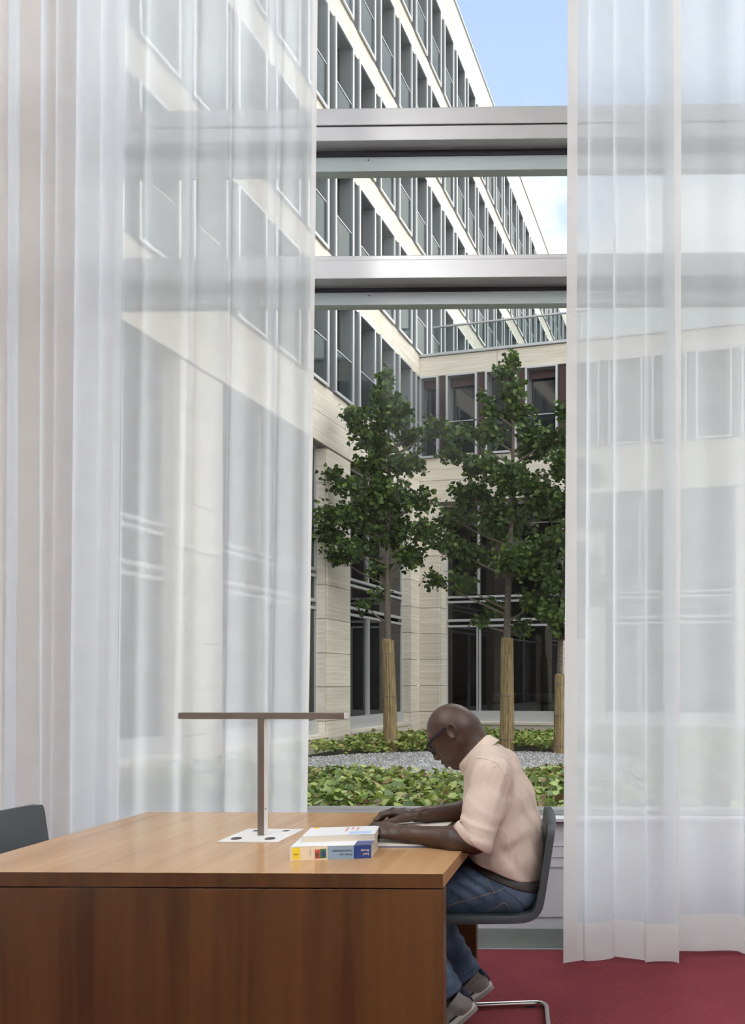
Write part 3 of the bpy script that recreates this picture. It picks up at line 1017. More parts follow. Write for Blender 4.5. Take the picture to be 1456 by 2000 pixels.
def curtain(label, xt0, xt1, xb0, xb1, y, pitch, amp, seed, over=0.35, ztop=5.8, zbot=0.02, hem=0.175, hem_side=None, bow=0.0):
    """Voile hung in loose folds. Top and bottom fold lines share their folds; the cloth is ruled between them."""
    rr = random.Random(seed)
    n = max(4, int(abs(xt1 - xt0) / pitch))
    def line(x0, x1, ampk, jit, r_):
        pts = []
        steps = [r_.uniform(0.45, 1.55) for _ in range(2 * n)]
        tot = sum(steps)
        acc = 0.0
        for i, st in enumerate(steps):
            u = acc / tot
            sgn = 1 if i % 2 else -1
            x = x0 + (x1 - x0) * u + (r_.uniform(-over, over) * pitch * 0.55 if 1 < i < 2 * n - 2 else 0)
            pts.append((x, y + sgn * amp * ampk * r_.uniform(0.35, 1.0)))
            acc += st
        pts.append((x1, y))
        return pts
    t_ = line(xt0, xt1, 0.75, 0, random.Random(seed))
    b_ = line(xb0, xb1, 0.5, 0, random.Random(seed))
    r2 = random.Random(seed + 99)
    b_ = [(x + r2.gauss(0, pitch * 0.10) * (0 < i < len(b_) - 1), yy + r2.gauss(0, amp * 0.2)) for i, (x, yy) in enumerate(b_)]
    T_ = catmull(t_, 8)
    B_ = catmull(b_, 8)
    nc = len(T_)
    rows = 30
    ph = np.array([r2.uniform(0, 6.28) for _ in range(4)])
    V, Fc = [], []
    us = np.linspace(0, 1, nc)
    zb = zbot + 0.012 * np.sin(us * 7 + ph[0]) + 0.006 * np.sin(us * 17 + ph[1])
    for j in range(rows):
        v = j / (rows - 1)
        w = v ** 1.15
        P_ = T_ * (1 - w) + B_ * w
        sway = 0.010 * np.sin(us * 31 + v * 3.0 + ph[2]) * v + bow * math.sin(v * PI) * us
        z = ztop * (1 - v) + zb * v
        for i in range(nc):
            V.append((P_[i, 0] + sway[i], P_[i, 1], z[i]))
    for j in range(rows - 1):
        for i in range(nc - 1):
            Fc.append((j * nc + i, j * nc + i + 1, (j + 1) * nc + i + 1, (j + 1) * nc + i))
    base = Vector(((xb0 + xb1) / 2, y, 0))
    o = empty('sheer_curtain', base)
    tag(o, label, 'curtain', 'white sheer curtains at the window')
    sh = lambda L: [(p[0] - base.x, p[1] - base.y, p[2]) for p in L]
    link('voile', to_mesh('voile', sh(V), Fc, M['voile'], True), o)
    # doubled hem
    HV, HF = [], []
    last = V[-nc:]
    prev = V[-2 * nc:-nc]
    hz = 5
    for j in range(hz):
        k = j / (hz - 1)
        for i in range(nc):
            a, c_ = last[i], prev[i]
            dz = hem * k
            t2 = dz / max(c_[2] - a[2], 1e-3)
            HV.append((a[0] + (c_[0] - a[0]) * t2 * 1.0, a[1] - 0.004, a[2] + dz))
    for j in range(hz - 1):
        for i in range(nc - 1):
            HF.append((j * nc + i, j * nc + i + 1, (j + 1) * nc + i + 1, (j + 1) * nc + i))
    link('hem', to_mesh('hem', sh(HV), HF, M['voile_hem'], True), o)
    for sd1 in (hem_side or ''):
        cols = range(0, 5) if sd1 == 'l' else range(nc - 5, nc)
        cols = list(cols)
        SV, SF = [], []
        for j in range(rows):
            for i in cols:
                p = V[j * nc + i]
                SV.append((p[0], p[1] - 0.003, p[2]))
        m_ = len(cols)
        for j in range(rows - 1):
            for i in range(m_ - 1):
                SF.append((j * m_ + i, j * m_ + i + 1, (j + 1) * m_ + i + 1, (j + 1) * m_ + i))
        link('side_hem', to_mesh('side_hem', sh(SV), SF, M['voile_hem'], True), o)
    return o
def wx(px, d):
    return W((px - CX) * d / F, d).x
YC = 3.60
curtain('white sheer curtain hanging before the beige pier, leftmost in the photo', wx(-120, 3.52), wx(258, 3.52), wx(-120, 3.52), wx(232, 3.52), 3.46, 0.085, 0.045, 3, 0.9)
curtain('white sheer curtain left of the open gap, its free edge above the desk lamp', wx(150, YC), wx(621, YC), wx(120, YC), wx(598, YC), YC, 0.125, 0.042, 8, 0.62, hem_side='r')
curtain('white sheer curtain right of the open gap, hanging behind the black chair', wx(1111, YC), wx(1328, YC), wx(1106, YC), wx(1329, YC), 3.555, 0.105, 0.024, 15, 0.5, hem_side='lr', bow=0.0)
curtain('white sheer curtain at the right edge of the photo over the red carpet', wx(1298, YC), wx(1760, YC), wx(1296, YC), wx(1760, YC), 3.64, 0.14, 0.024, 27, 0.5)
tr = struct(box('trim_3', M['alu'], XL, XR, 3.42, 3.72, 5.8, 5.86), 'white curtain track under the ceiling')
box('hanger', M['alu'], -0.02, 0.02, -0.02, 0.02, 0.03, 0.07, tr)

# ================================================================== TABLE
TX0, TX1, TY0, TY1, TZ = -1.957, -0.467, 2.225, 3.25, 0.75
tb = empty('reading_table', ((TX0 + TX1) / 2, (TY0 + TY1) / 2, 0))
tag(tb, 'wide cherry veneer reading table with solid panel ends', 'table')
hx, hy = (TX1 - TX0) / 2, (TY1 - TY0) / 2
box('table_top', M['table_top'], -hx, hx, -hy, hy, TZ - 0.043, TZ, tb, bevel=0.0015)
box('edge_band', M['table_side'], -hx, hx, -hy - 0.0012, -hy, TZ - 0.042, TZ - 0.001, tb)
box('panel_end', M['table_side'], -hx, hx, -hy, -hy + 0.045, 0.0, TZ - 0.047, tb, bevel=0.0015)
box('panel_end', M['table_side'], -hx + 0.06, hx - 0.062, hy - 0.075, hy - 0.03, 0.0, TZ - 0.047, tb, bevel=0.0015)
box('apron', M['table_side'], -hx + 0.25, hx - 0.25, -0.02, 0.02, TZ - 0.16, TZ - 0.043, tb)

# ================================================================== DESK LAMP
lc = W(-1.186, 2.772)
lm = empty('desk_lamp', (lc.x, lc.y, TZ))
tag(lm, 'bronze T-shaped desk lamp on a white plate with sockets', 'desk lamp')
bp_ = box('base_plate', M['lamp_plate'], -0.106, 0.106, -0.115, 0.115, 0.0, 0.005, lm, bevel=0.001)
for sx in (-0.062, 0.058):
    mb = MB().tube([(sx, -0.07, 0.0045), (sx, -0.07, 0.0062)], 0.0185, 24)
    q = mb.build('round_socket', M['dark'], lm)
    MB().tube([(sx + 0.016 * math.cos(a), -0.07 + 0.016 * math.sin(a), 0.0065) for a in [2 * PI * k / 20 for k in range(21)]], 0.0012, 5, False).build('socket_ring', M['lamp'], q)
for sx in (-0.055, 0.055):
    q = box('data_socket', M['dark'], sx - 0.010, sx + 0.010, 0.062, 0.082, 0.0045, 0.0062, lm)
box('post', M['lamp'], -0.0115, 0.0115, -0.016, 0.016, 0.005, 0.424, lm, bevel=0.0008)
box('sheen_and_light_strip', M['lamp_plate'], 0.0115, 0.0124, -0.014, 0.015, 0.006, 0.423, lm)  # post side: the window's reflection painted as a pale strip
box('sheen_and_light_strip', M['lamp_plate'], -0.29, 0.295, -0.013, 0.013, 0.4225, 0.424, lm)
box('lamp_bar', M['lamp'], -0.298, 0.302, -0.017, 0.017, 0.424, 0.446, lm, bevel=0.0008)
box('end_cap', M['lamp_plate'], 0.302, 0.306, -0.017, 0.017, 0.424, 0.446, lm)
box('end_cap', M['lamp_plate'], -0.302, -0.298, -0.017, 0.017, 0.424, 0.446, lm)
box('switch', M['dark'], 0.0115, 0.0130, -0.006, 0.0, 0.096, 0.103, lm)

# ================================================================== BOOKS
def text_mesh(name, body, size, mat, parent, loc, rot, bold=False, align='LEFT'):
    cu = bpy.data.curves.new(name, 'FONT')
    cu.body = body
    cu.size = size
    cu.align_x = align
    cu.extrude = 0.00012
    if bold: cu.offset = size * 0.008
    tmp = bpy.data.objects.new(name, cu)
    COL.objects.link(tmp)
    dg = bpy.context.evaluated_depsgraph_get()
    me = bpy.data.meshes.new_from_object(tmp.evaluated_get(dg))
    bpy.data.objects.remove(tmp)
    me.materials.clear()
    me.materials.append(mat)
    return link(name, me, parent, loc, rot)
m_cream = plain('cream_cover', (0.80, 0.66, 0.46, 1), 0.35)
m_yellow = plain('yellow_print', (0.78, 0.58, 0.03, 1), 0.35)
m_greyblue = plain('grey_blue_print', (0.24, 0.33, 0.42, 1), 0.3)
m_navy = plain('navy_print', (0.012, 0.035, 0.17, 1), 0.3)
m_ink = plain('dark_ink', (0.02, 0.025, 0.05, 1), 0.5)
m_beige_ink = plain('cream_ink', (0.75, 0.64, 0.48, 1), 0.5)
m_grey_ink = plain('mauve_ink', (0.42, 0.36, 0.50, 1), 0.5)
m_red_ink = plain('red_ink', (0.55, 0.20, 0.20, 1), 0.5)
m_white = plain('white_cover', (0.84, 0.84, 0.84, 1), 0.35)
m_pblue = plain('pale_blue_print', (0.42, 0.55, 0.80, 1), 0.4)
m_art_r = plain('red_print', (0.42, 0.05, 0.04, 1), 0.4)
m_art_g = plain('green_print', (0.05, 0.16, 0.05, 1), 0.4)
m_art_b = plain('blue_print', (0.02, 0.05, 0.14, 1), 0.4)
m_art_k = plain('brown_print', (0.12, 0.06, 0.03, 1), 0.4)
m_page, t, b = mat_new('page_block')
c = N(t, 'ShaderNodeTexCoord')
wv = N(t, 'ShaderNodeTexNoise')
mp = N(t, 'ShaderNodeMapping')
mp.inputs['Scale'].default_value = (2, 2, 900)
t.links.new(c.outputs['Object'], mp.inputs[0])
t.links.new(mp.outputs[0], wv.inputs['Vector'])
wv.inputs['Scale'].default_value = 1
r = ramp(t, [(0.3, (0.52, 0.45, 0.34)), (0.7, (0.74, 0.68, 0.56))])
t.links.new(wv.outputs['Fac'], r.inputs[0])
t.links.new(r.outputs[0], b.inputs['Base Color'])
b.inputs['Roughness'].default_value = 0.8

pL, pR = W(-0.939, 2.393), W(-0.695, 2.428)
ang = math.atan2(pR.y - pL.y, pR.x - pL.x)
BL, BT, BD = (pR - pL).length, 0.0415, 0.168
b1 = empty('textbook', (pL.x, pL.y, TZ), ang)
tag(b1, 'thick paperback with cream, grey-blue and navy spine, underneath the thin white book', 'book', 'books on the reading table')
box('page_block', m_page, 0.002, BL - 0.002, 0.004, BD - 0.003, 0.001, BT - 0.001, b1)
box('cover', m_cream, 0, BL, 0.0, BD, 0.0, 0.0012, b1)
tc_ = box('cover', m_white, 0, BL * 0.784, 0.0, BD, BT - 0.0012, BT, b1)
box('cover', m_navy, BL * 0.784, BL, 0.0, BD, BT - 0.0012, BT, b1)
sp = box('spine', m_cream, 0, BL, -0.0008, 0.0035, 0.0, BT, b1)
spc = lambda x, z: (x - BL / 2, -0.0028, z - BT / 2)     # spine-local
def spine_patch(name, mat, u0, u1, v0, v1, e=0.0005):
    return box(name, mat, u0 * BL - BL / 2, u1 * BL - BL / 2, -0.00235 - e, -0.0018, v0 * BT - BT / 2, v1 * BT - BT / 2, sp)
spine_patch('yellow_patch', m_yellow, 0.034, 0.122, 0.06, 0.96)
spine_patch('grey_blue_patch', m_greyblue, 0.461, 0.784, 0.0, 1.0)
spine_patch('navy_patch', m_navy, 0.784, 1.0, 0.0, 1.0)
spine_patch('printed_picture', m_art_r, 0.305, 0.368, 0.10, 0.78)
spine_patch('printed_picture', m_art_g, 0.368, 0.445, 0.10, 0.82)
for (u, v, ru, rv, mm) in ((0.333, 0.36, 0.024, 0.20, m_art_k), (0.408, 0.44, 0.030, 0.24, m_art_b)):
    ring_ = [(u * BL - BL / 2 + math.cos(2 * PI * k / 20) * ru * BL, -0.0031, v * BT - BT / 2 + math.sin(2 * PI * k / 20) * rv * BT) for k in range(20)]
    link('printed_portrait', to_mesh('printed_portrait', ring_, [tuple(range(20))], mm), sp)
def spine_text(body, size, mat, u, v, bold=True):     # upside-down lettering: rotated half a turn on the spine
    return text_mesh('lettering', body, size, mat, sp, (u * BL - BL / 2, -0.0034, v * BT - BT / 2), (PI / 2, PI, 0), bold)
spine_text('Senf', 0.0105, m_beige_ink, 0.975, 0.42)
spine_text('Broda', 0.0105, m_beige_ink, 0.975, 0.70)
spine_text('Praxis der', 0.0098, m_ink, 0.765, 0.42)
spine_text('Psychotherapie', 0.0098, m_ink, 0.765, 0.70)
q = text_mesh('lettering', '2. Auflage', 0.0058, m_grey_ink, sp, (0.245 * BL - BL / 2, -0.0034, 0.86 * BT - BT / 2), (PI / 2, PI / 2, 0))
# signature on the yellow field: a small scribble
sg = [(-0.0075 + 0.0011 * k, 0.0022 * math.sin(k * 1.9) + 0.0008 * math.cos(k * 3.1)) for k in range(14)]
MB().tube([((0.078 * BL - BL / 2) + x, -0.0032, 0.47 * BT - BT / 2 + z) for x, z in sg], 0.0005, 4, False).build('signature', m_ink, sp)

b2o = W((590 - CX) / F * 2.46, 2.462)
b2 = empty('paperback', (b2o.x, b2o.y, TZ + BT), ang + 0.02)
tag(b2, 'thin white paperback with red lettering lying on top of the thick textbook', 'book', 'books on the reading table')
L2, D2, T2 = 0.226, 0.145, 0.021
box('page_block', m_page, 0.001, L2 - 0.001, 0.001, D2 - 0.002, 0.001, T2 - 0.001, b2)
box('cover', m_white, 0, L2, 0, D2, 0, 0.001, b2)
box('cover', m_white, 0, L2, 0, D2, T2 - 0.001, T2, b2)
box('spine', m_white, 0, L2, D2 - 0.002, D2, 0.0, T2, b2)
box('pale_blue_field', m_pblue, L2 * 0.62, L2 * 0.93, 0.012, 0.052, T2 - 0.0002, T2 + 0.0003, b2)
box('yellow_field', m_yellow, L2 * 0.06, L2 * 0.13, D2 - 0.028, D2 - 0.004, T2 - 0.0002, T2 + 0.0003, b2)
for k_, (u, l_) in enumerate(((0.72, 0.045), (0.645, 0.030), (0.57, 0.060))):
    box('red_title_line', m_red_ink, L2 * u - 0.006, L2 * u, D2 - 0.024 - l_, D2 - 0.020, T2 - 0.0002, T2 + 0.0003, b2)

# open book under the reader's hands
ob_c = W((800 - CX) / F * 2.80, 2.80)
ob = empty('open_book', (ob_c.x - 0.005, ob_c.y, TZ), YAW)
tag(ob, "open book with cream pages lying under the reader's hands", 'book')
box('cover', m_navy, -0.128, 0.128, -0.215, 0.215, 0.0, 0.002, ob)
for s in (-1, 1):
    V, Fc = [], []
    nn = 14
    for i in range(nn + 1):
        u = i / nn
        y_ = s * (0.003 + u * 0.205)
        h_ = 0.003 + 0.013 * math.sin(min(1, u * 2.2 + 0.12) * PI / 2) * (1 - 0.55 * u)
        for x_ in (-0.122, 0.122):
            V += [(x_, y_, h_), (x_, y_, 0.002)]
    for i in range(nn):
        a = i * 4
        Fc += [(a, a + 2, a + 6, a + 4), (a + 1, a + 5, a + 7, a + 3), (a, a + 4, a + 5, a + 1), (a + 2, a + 3, a + 7, a + 6)]
    Fc += [(nn * 4, nn * 4 + 2, nn * 4 + 3, nn * 4 + 1), (0, 1, 3, 2)]
    o = link('pages', to_mesh('pages', V, Fc, plain('cream_page', (0.80, 0.74, 0.64, 1), 0.6)), ob)

# ================================================================== CHAIRS
def chair(loc, rz, label):
    c_ = empty('cantilever_chair', loc, rz)
    tag(c_, label, 'chair', 'cantilever chairs at the reading table')
    prof = [(-0.235, 0.466), (-0.21, 0.476), (-0.15, 0.480), (0.0, 0.478), (0.10, 0.476), (0.150, 0.479), (0.182, 0.492), (0.201, 0.515), (0.212, 0.55), (0.228, 0.65), (0.243, 0.75), (0.250, 0.80), (0.2515, 0.812)]
    prof = catmull([(a, b_) for a, b_ in prof], 3)
    L_ = len(prof)
    ny = 14
    hw = 0.215
    V, Fc = [], []
    for i, (x_, z_) in enumerate(prof):
        e = min(i, L_ - 1 - i)
        w_ = hw - (0.03 * (1 - e / 5) ** 2 if e < 5 else 0)
        for j in range(ny):
            u = -1 + 2 * j / (ny - 1)
            dish = -0.008 * (1 - u * u)
            V.append((x_ - (dish if z_ > 0.55 else 0), u * w_, z_ + (dish if z_ < 0.5 else 0)))
    for i in range(L_ - 1):
        for j in range(ny - 1):
            Fc.append((i * ny + j, (i + 1) * ny + j, (i + 1) * ny + j + 1, i * ny + j + 1))
    sh_ = link('shell', to_mesh('shell', V, Fc, M['chair'], True), c_)
    so = sh_.modifiers.new('thick', 'SOLIDIFY')
    so.thickness = 0.026
    so.offset = 1.0
    bv = sh_.modifiers.new('round', 'BEVEL')
    bv.width = 0.006
    bv.segments = 2
    bv.limit_method = 'ANGLE'
    bv.angle_limit = math.radians(50)
    R0, hw2 = 0.011, 0.232
    def corner(p, a, b_, r_=0.055, n_=6):
        a, b_, p = Vector(a), Vector(b_), Vector(p)
        d0, d1 = (a - p).normalized(), (b_ - p).normalized()
        out = []
        for k in range(n_ + 1):
            t_ = k / n_
            out.append((p + d0 * r_) * (1 - t_) ** 2 + p * 2 * t_ * (1 - t_) + (p + d1 * r_) * t_ ** 2)
        return out
    key = [(-0.15, -0.11, 0.440), (-0.23, -0.11, 0.440), (-0.25, -hw2, R0 + 0.004), (0.235, -hw2, R0 + 0.004), (0.235, hw2, R0 + 0.004), (-0.25, hw2, R0 + 0.004), (-0.23, 0.11, 0.440), (-0.15, 0.11, 0.440)]
    path = [Vector(key[0])]
    for i in range(1, len(key) - 1):
        path += corner(key[i], key[i - 1], key[i + 1])
    path.append(Vector(key[-1]))
    MB().tube(path, R0, 12).build('tube_frame', M['chrome'], c_, smooth=True)
    for sy in (-1, 1):
        for gx in (-0.17, 0.17):
            box('glide', M['dark'], gx - 0.02, gx + 0.02, sy * hw2 - 0.008, sy * hw2 + 0.008, 0.0, 0.008, c_)
    return c_
ch1 = chair(W(-0.392, 2.84), YAW + math.radians(5.5), 'slate black cantilever chair on a steel tube, occupied by the reading man')
ch2 = chair(W(-2.02, 2.90), PI + YAW - math.radians(4), 'empty slate black cantilever chair across the table from the man')

# ================================================================== THE READER (implicit surfaces, camera-aligned frame, then placed)
class SDF:
    def __init__(s, lo, hi, h):
        s.lo = np.array(lo, float)
        s.h = h
        s.n = np.ceil((np.array(hi) - s.lo) / h).astype(int) + 1
        s.D = np.full(s.n, 1.0, np.float32)
    def sub(s, lo, hi):
        a = np.maximum(np.floor((np.array(lo) - s.lo) / s.h).astype(int), 0)
        b_ = np.minimum(np.ceil((np.array(hi) - s.lo) / s.h).astype(int) + 1, s.n)
        b_ = np.maximum(b_, a)
        sl = tuple(slice(a[i], b_[i]) for i in range(3))
        ax = [(s.lo[i] + np.arange(a[i], b_[i]) * s.h).astype(np.float32) for i in range(3)]
        return sl, ax[0][:, None, None], ax[1][None, :, None], ax[2][None, None, :]
    def mixin(s, sl, d, k, op='u'):
        A = s.D[sl]
        if A.size == 0: return
        if op == 'u':
            h = np.clip(0.5 + 0.5 * (A - d) / k, 0, 1)
            s.D[sl] = A * (1 - h) + d * h - k * h * (1 - h)
        elif op == 's':
            h = np.clip(0.5 - 0.5 * (A + d) / k, 0, 1)
            s.D[sl] = A * (1 - h) - d * h + k * h * (1 - h)
    def cone(s, a, b_, ra, rb, k=0.012, op='u', ls=1.0):
        """Tapered capsule; ls > 1 makes it wider along the depth axis."""
        a, b_ = np.array(a, float), np.array(b_, float)
        m = max(ra, rb) + k + 4 * s.h
        mv = np.array([m, m * ls, m])
        sl, X, Y, Z = s.sub(np.minimum(a, b_) - mv, np.maximum(a, b_) + mv)
        ba = b_ - a
        ba2 = ba.copy(); ba2[1] /= ls
        px, py, pz = X - a[0], (Y - a[1]) / ls, Z - a[2]
        t_ = np.clip((px * ba2[0] + py * ba2[1] + pz * ba2[2]) / max(ba2 @ ba2, 1e-9), 0, 1)
        d = np.sqrt((px - t_ * ba2[0]) ** 2 + (py - t_ * ba2[1]) ** 2 + (pz - t_ * ba2[2]) ** 2) - (ra + (rb - ra) * t_)
        s.mixin(sl, d.astype(np.float32), k, op)
    def ell(s, c, r, k=0.012, op='u', R=None):
        """Ellipsoid with axes = rows of R."""
        c = np.array(c, float); r = np.array(r, float)
        m = r.max() + k + 4 * s.h
        sl, X, Y, Z = s.sub(c - m, c + m)
        px, py, pz = X - c[0], Y - c[1], Z - c[2]
        if R is None: R = np.eye(3)
        q = [R[i][0] * px + R[i][1] * py + R[i][2] * pz for i in range(3)]
        k0 = np.sqrt(sum((q[i] / r[i]) ** 2 for i in range(3)))
        k1 = np.sqrt(sum((q[i] / r[i] ** 2) ** 2 for i in range(3))) + 1e-6
        s.mixin(sl, (k0 * (k0 - 1) / k1).astype(np.float32), k, op)
    def all(s):
        return s.sub(s.lo, s.lo + s.h * s.n)
    def cut(s, fn, k=0.004):
        """Keep only where fn(x,y,z) < 0."""
        sl, X, Y, Z = s.all()
        d = fn(X, Y, Z).astype(np.float32)
        h = np.clip(0.5 - 0.5 * (s.D - d) / k, 0, 1)
        s.D = s.D * (1 - h) + d * h + k * h * (1 - h)
    def surface(s, smooth=2):
        D = s.D
        D[0], D[-1], D[:, 0], D[:, -1], D[:, :, 0], D[:, :, -1] = 1, 1, 1, 1, 1, 1
        S = D < 0
        n = np.array(D.shape)
        cnt = np.zeros(n - 1, np.int8)
        for i in (0, 1):
            for j in (0, 1):
                for k in (0, 1):
                    cnt += S[i:n[0] - 1 + i, j:n[1] - 1 + j, k:n[2] - 1 + k]
        act = np.argwhere((cnt > 0) & (cnt < 8))
        idx = np.full(n - 1, -1, np.int32)
        idx[act[:, 0], act[:, 1], act[:, 2]] = np.arange(len(act))
        acc = np.zeros((len(act), 3)); w = np.zeros(len(act))
        cor = [(i, j, k) for i in (0, 1) for j in (0, 1) for k in (0, 1)]
        vals = {c_: D[act[:, 0] + c_[0], act[:, 1] + c_[1], act[:, 2] + c_[2]].astype(float) for c_ in cor}
        for c_ in cor:
            for ax in range(3):
                if c_[ax] == 0:
                    e = list(c_); e[ax] = 1; e = tuple(e)
                    v0, v1 = vals[c_], vals[e]
                    x = (v0 < 0) != (v1 < 0)
                    t_ = np.where(x, v0 / np.where(x, v0 - v1, 1), 0)
                    p = np.tile(np.array(c_, float), (len(act), 1))
                    p[:, ax] += t_
                    acc[x] += p[x]; w[x] += 1
        V = s.lo + (act + acc / w[:, None]) * s.h
        quads = []
        for ax in range(3):
            sl0 = [slice(None)] * 3; sl1 = [slice(None)] * 3
            sl0[ax] = slice(0, n[ax] - 1); sl1[ax] = slice(1, n[ax])
            A, B_ = S[tuple(sl0)], S[tuple(sl1)]
            e = np.argwhere(A != B_)
            a1, a2 = (ax + 1) % 3, (ax + 2) % 3
            e = e[(e[:, a1] > 0) & (e[:, a2] > 0) & (e[:, a1] < n[a1] - 1) & (e[:, a2] < n[a2] - 1)]
            fl = A[e[:, 0], e[:, 1], e[:, 2]]
            q = []
            for o1, o2 in ((-1, -1), (0, -1), (0, 0), (-1, 0)):
                ee = e.copy(); ee[:, a1] += o1; ee[:, a2] += o2
                q.append(idx[ee[:, 0], ee[:, 1], ee[:, 2]])
            q = np.stack(q, 1)
            q[~fl] = q[~fl][:, ::-1]
            quads.append(q)
        Fq = np.concatenate(quads)
        Fq = Fq[(Fq >= 0).all(1)]
        ed = np.concatenate([Fq[:, [0, 1]], Fq[:, [1, 2]], Fq[:, [2, 3]], Fq[:, [3, 0]]])
        for _ in range(smooth):
            sm = np.zeros_like(V); ct = np.zeros(len(V))
            for k in range(3):
                sm[:, k] = np.bincount(ed[:, 0], V[ed[:, 1], k], len(V)) + np.bincount(ed[:, 1], V[ed[:, 0], k], len(V))
            ct = np.bincount(ed[:, 0], minlength=len(V)) + np.bincount(ed[:, 1], minlength=len(V))
            V = V * 0.45 + 0.55 * sm / np.maximum(ct, 1)[:, None]
        return V, Fq

def quad_mesh(name, V, Fq, mat):
    me = bpy.data.meshes.new(name)
    me.vertices.add(len(V))
    me.vertices.foreach_set('co', V.astype(np.float32).reshape(-1))
    me.loops.add(len(Fq) * 4)
    me.loops.foreach_set('vertex_index', Fq.astype(np.int32).reshape(-1))
    me.polygons.add(len(Fq))
    me.polygons.foreach_set('loop_start', (np.arange(len(Fq)) * 4).astype(np.int32))
    me.polygons.foreach_set('loop_total', np.full(len(Fq), 4, np.int32))
    me.polygons.foreach_set('use_smooth', np.ones(len(Fq), bool))
    me.update(calc_edges=True)
    me.validate()
    me.materials.append(mat)
    return me

MO = np.array((-0.30, 2.83, 0.0))              # person's base point in the camera-aligned frame
def loc(p):
    return np.array(p) - MO

# skin
m_skin, t, b = mat_new('dark_brown_skin')
c = N(t, 'ShaderNodeTexCoord')
n = N(t, 'ShaderNodeTexNoise')
n.inputs['Scale'].default_value = 9
n.inputs['Detail'].default_value = 4
t.links.new(c.outputs['Object'], n.inputs['Vector'])
r = ramp(t, [(0.3, (0.034, 0.0145, 0.008)), (0.7, (0.060, 0.028, 0.0155))])
t.links.new(n.outputs['Fac'], r.inputs[0])
t.links.new(r.outputs[0], b.inputs['Base Color'])
b.inputs['Roughness'].default_value = 0.42
b.inputs['Specular IOR Level'].default_value = 0.45
n3 = N(t, 'ShaderNodeTexNoise')
n3.inputs['Scale'].default_value = 260
t.links.new(c.outputs['Object'], n3.inputs['Vector'])
bp = N(t, 'ShaderNodeBump')
bp.inputs['Strength'].default_value = 0.12
bp.inputs['Distance'].default_value = 0.002
t.links.new(n3.outputs['Fac'], bp.inputs['Height'])
t.links.new(bp.outputs[0], b.inputs['Normal'])

# head frame: origin at the ear opening, f forward (down to the left), u towards the crown, l towards the camera
PIT = math.radians(42)
HF = np.array((-math.cos(PIT), 0, -math.sin(PIT)))
HU = np.array((-math.sin(PIT), 0, math.cos(PIT)))
HL = np.array((0.0, -1.0, 0.0))
HC = np.array(((887 - CX) / F * 2.83, 2.83, CAMZ - (1429 - CY) / F * 2.83))
def hp(f, u, l=0.0):
    return HC + HF * f + HU * u + HL * l
HR = np.array((HF, HU, HL))

body = SDF((-0.85, 2.46, 0.10), (-0.14, 3.20, 1.25), 0.0026)
# head
body.ell(hp(-0.003, 0.022), (0.088, 0.083, 0.075), 0.01, R=HR)
body.ell(hp(-0.030, 0.000), (0.058, 0.062, 0.066), 0.02, R=HR)
body.cone(hp(0.030, 0.008), hp(0.062, -0.074), 0.060, 0.030, 0.02)
body.ell(hp(0.045, -0.030, 0.034), (0.042, 0.038, 0.026), 0.02, R=HR)
body.ell(hp(0.045, -0.030, -0.034), (0.042, 0.038, 0.026), 0.02, R=HR)
body.ell(hp(0.079, -0.062), (0.030, 0.030, 0.031), 0.018, R=HR)
body.ell(hp(0.076, -0.096), (0.018, 0.016, 0.023), 0.014, R=HR)
for s in (-1, 1):
    body.cone(hp(0.004, -0.042, 0.054 * s), hp(0.066, -0.094, 0.020 * s), 0.017, 0.016, 0.022)
    body.cone(hp(0.076, 0.039, 0.008 * s), hp(0.066, 0.036, 0.046 * s), 0.0125, 0.010, 0.012)
    body.ell(hp(0.088, 0.012, 0.031 * s), (0.013, 0.012, 0.017), 0.014, 's', R=HR)
    body.ell(hp(0.0735, 0.010, 0.031 * s), (0.0125, 0.0125, 0.0135), 0.004, R=HR)
    body.ell(hp(0.098, -0.032, 0.0145 * s), (0.012, 0.010, 0.0095), 0.006, R=HR)
    body.ell(hp(0.100, -0.043, 0.007 * s), (0.006, 0.005, 0.004), 0.003, 's', R=HR)
body.cone(hp(0.085, 0.026), hp(0.108, -0.028), 0.0085, 0.0135, 0.010)
body.cone(hp(0.101, -0.0570, -0.017), hp(0.101, -0.0570, 0.017), 0.0055, 0.0055, 0.006)
body.ell(hp(0.1055, -0.0575), (0.008, 0.0068, 0.015), 0.005, R=HR)
body.ell(hp(0.1010, -0.0760), (0.0095, 0.0080, 0.016), 0.005, R=HR)
body.cone(hp(0.110, -0.0665, -0.022), hp(0.110, -0.0665, 0.022), 0.0016, 0.0016, 0.003, 's')
body.ell(hp(0.094, -0.089), (0.008, 0.006, 0.016), 0.007, 's', R=HR)
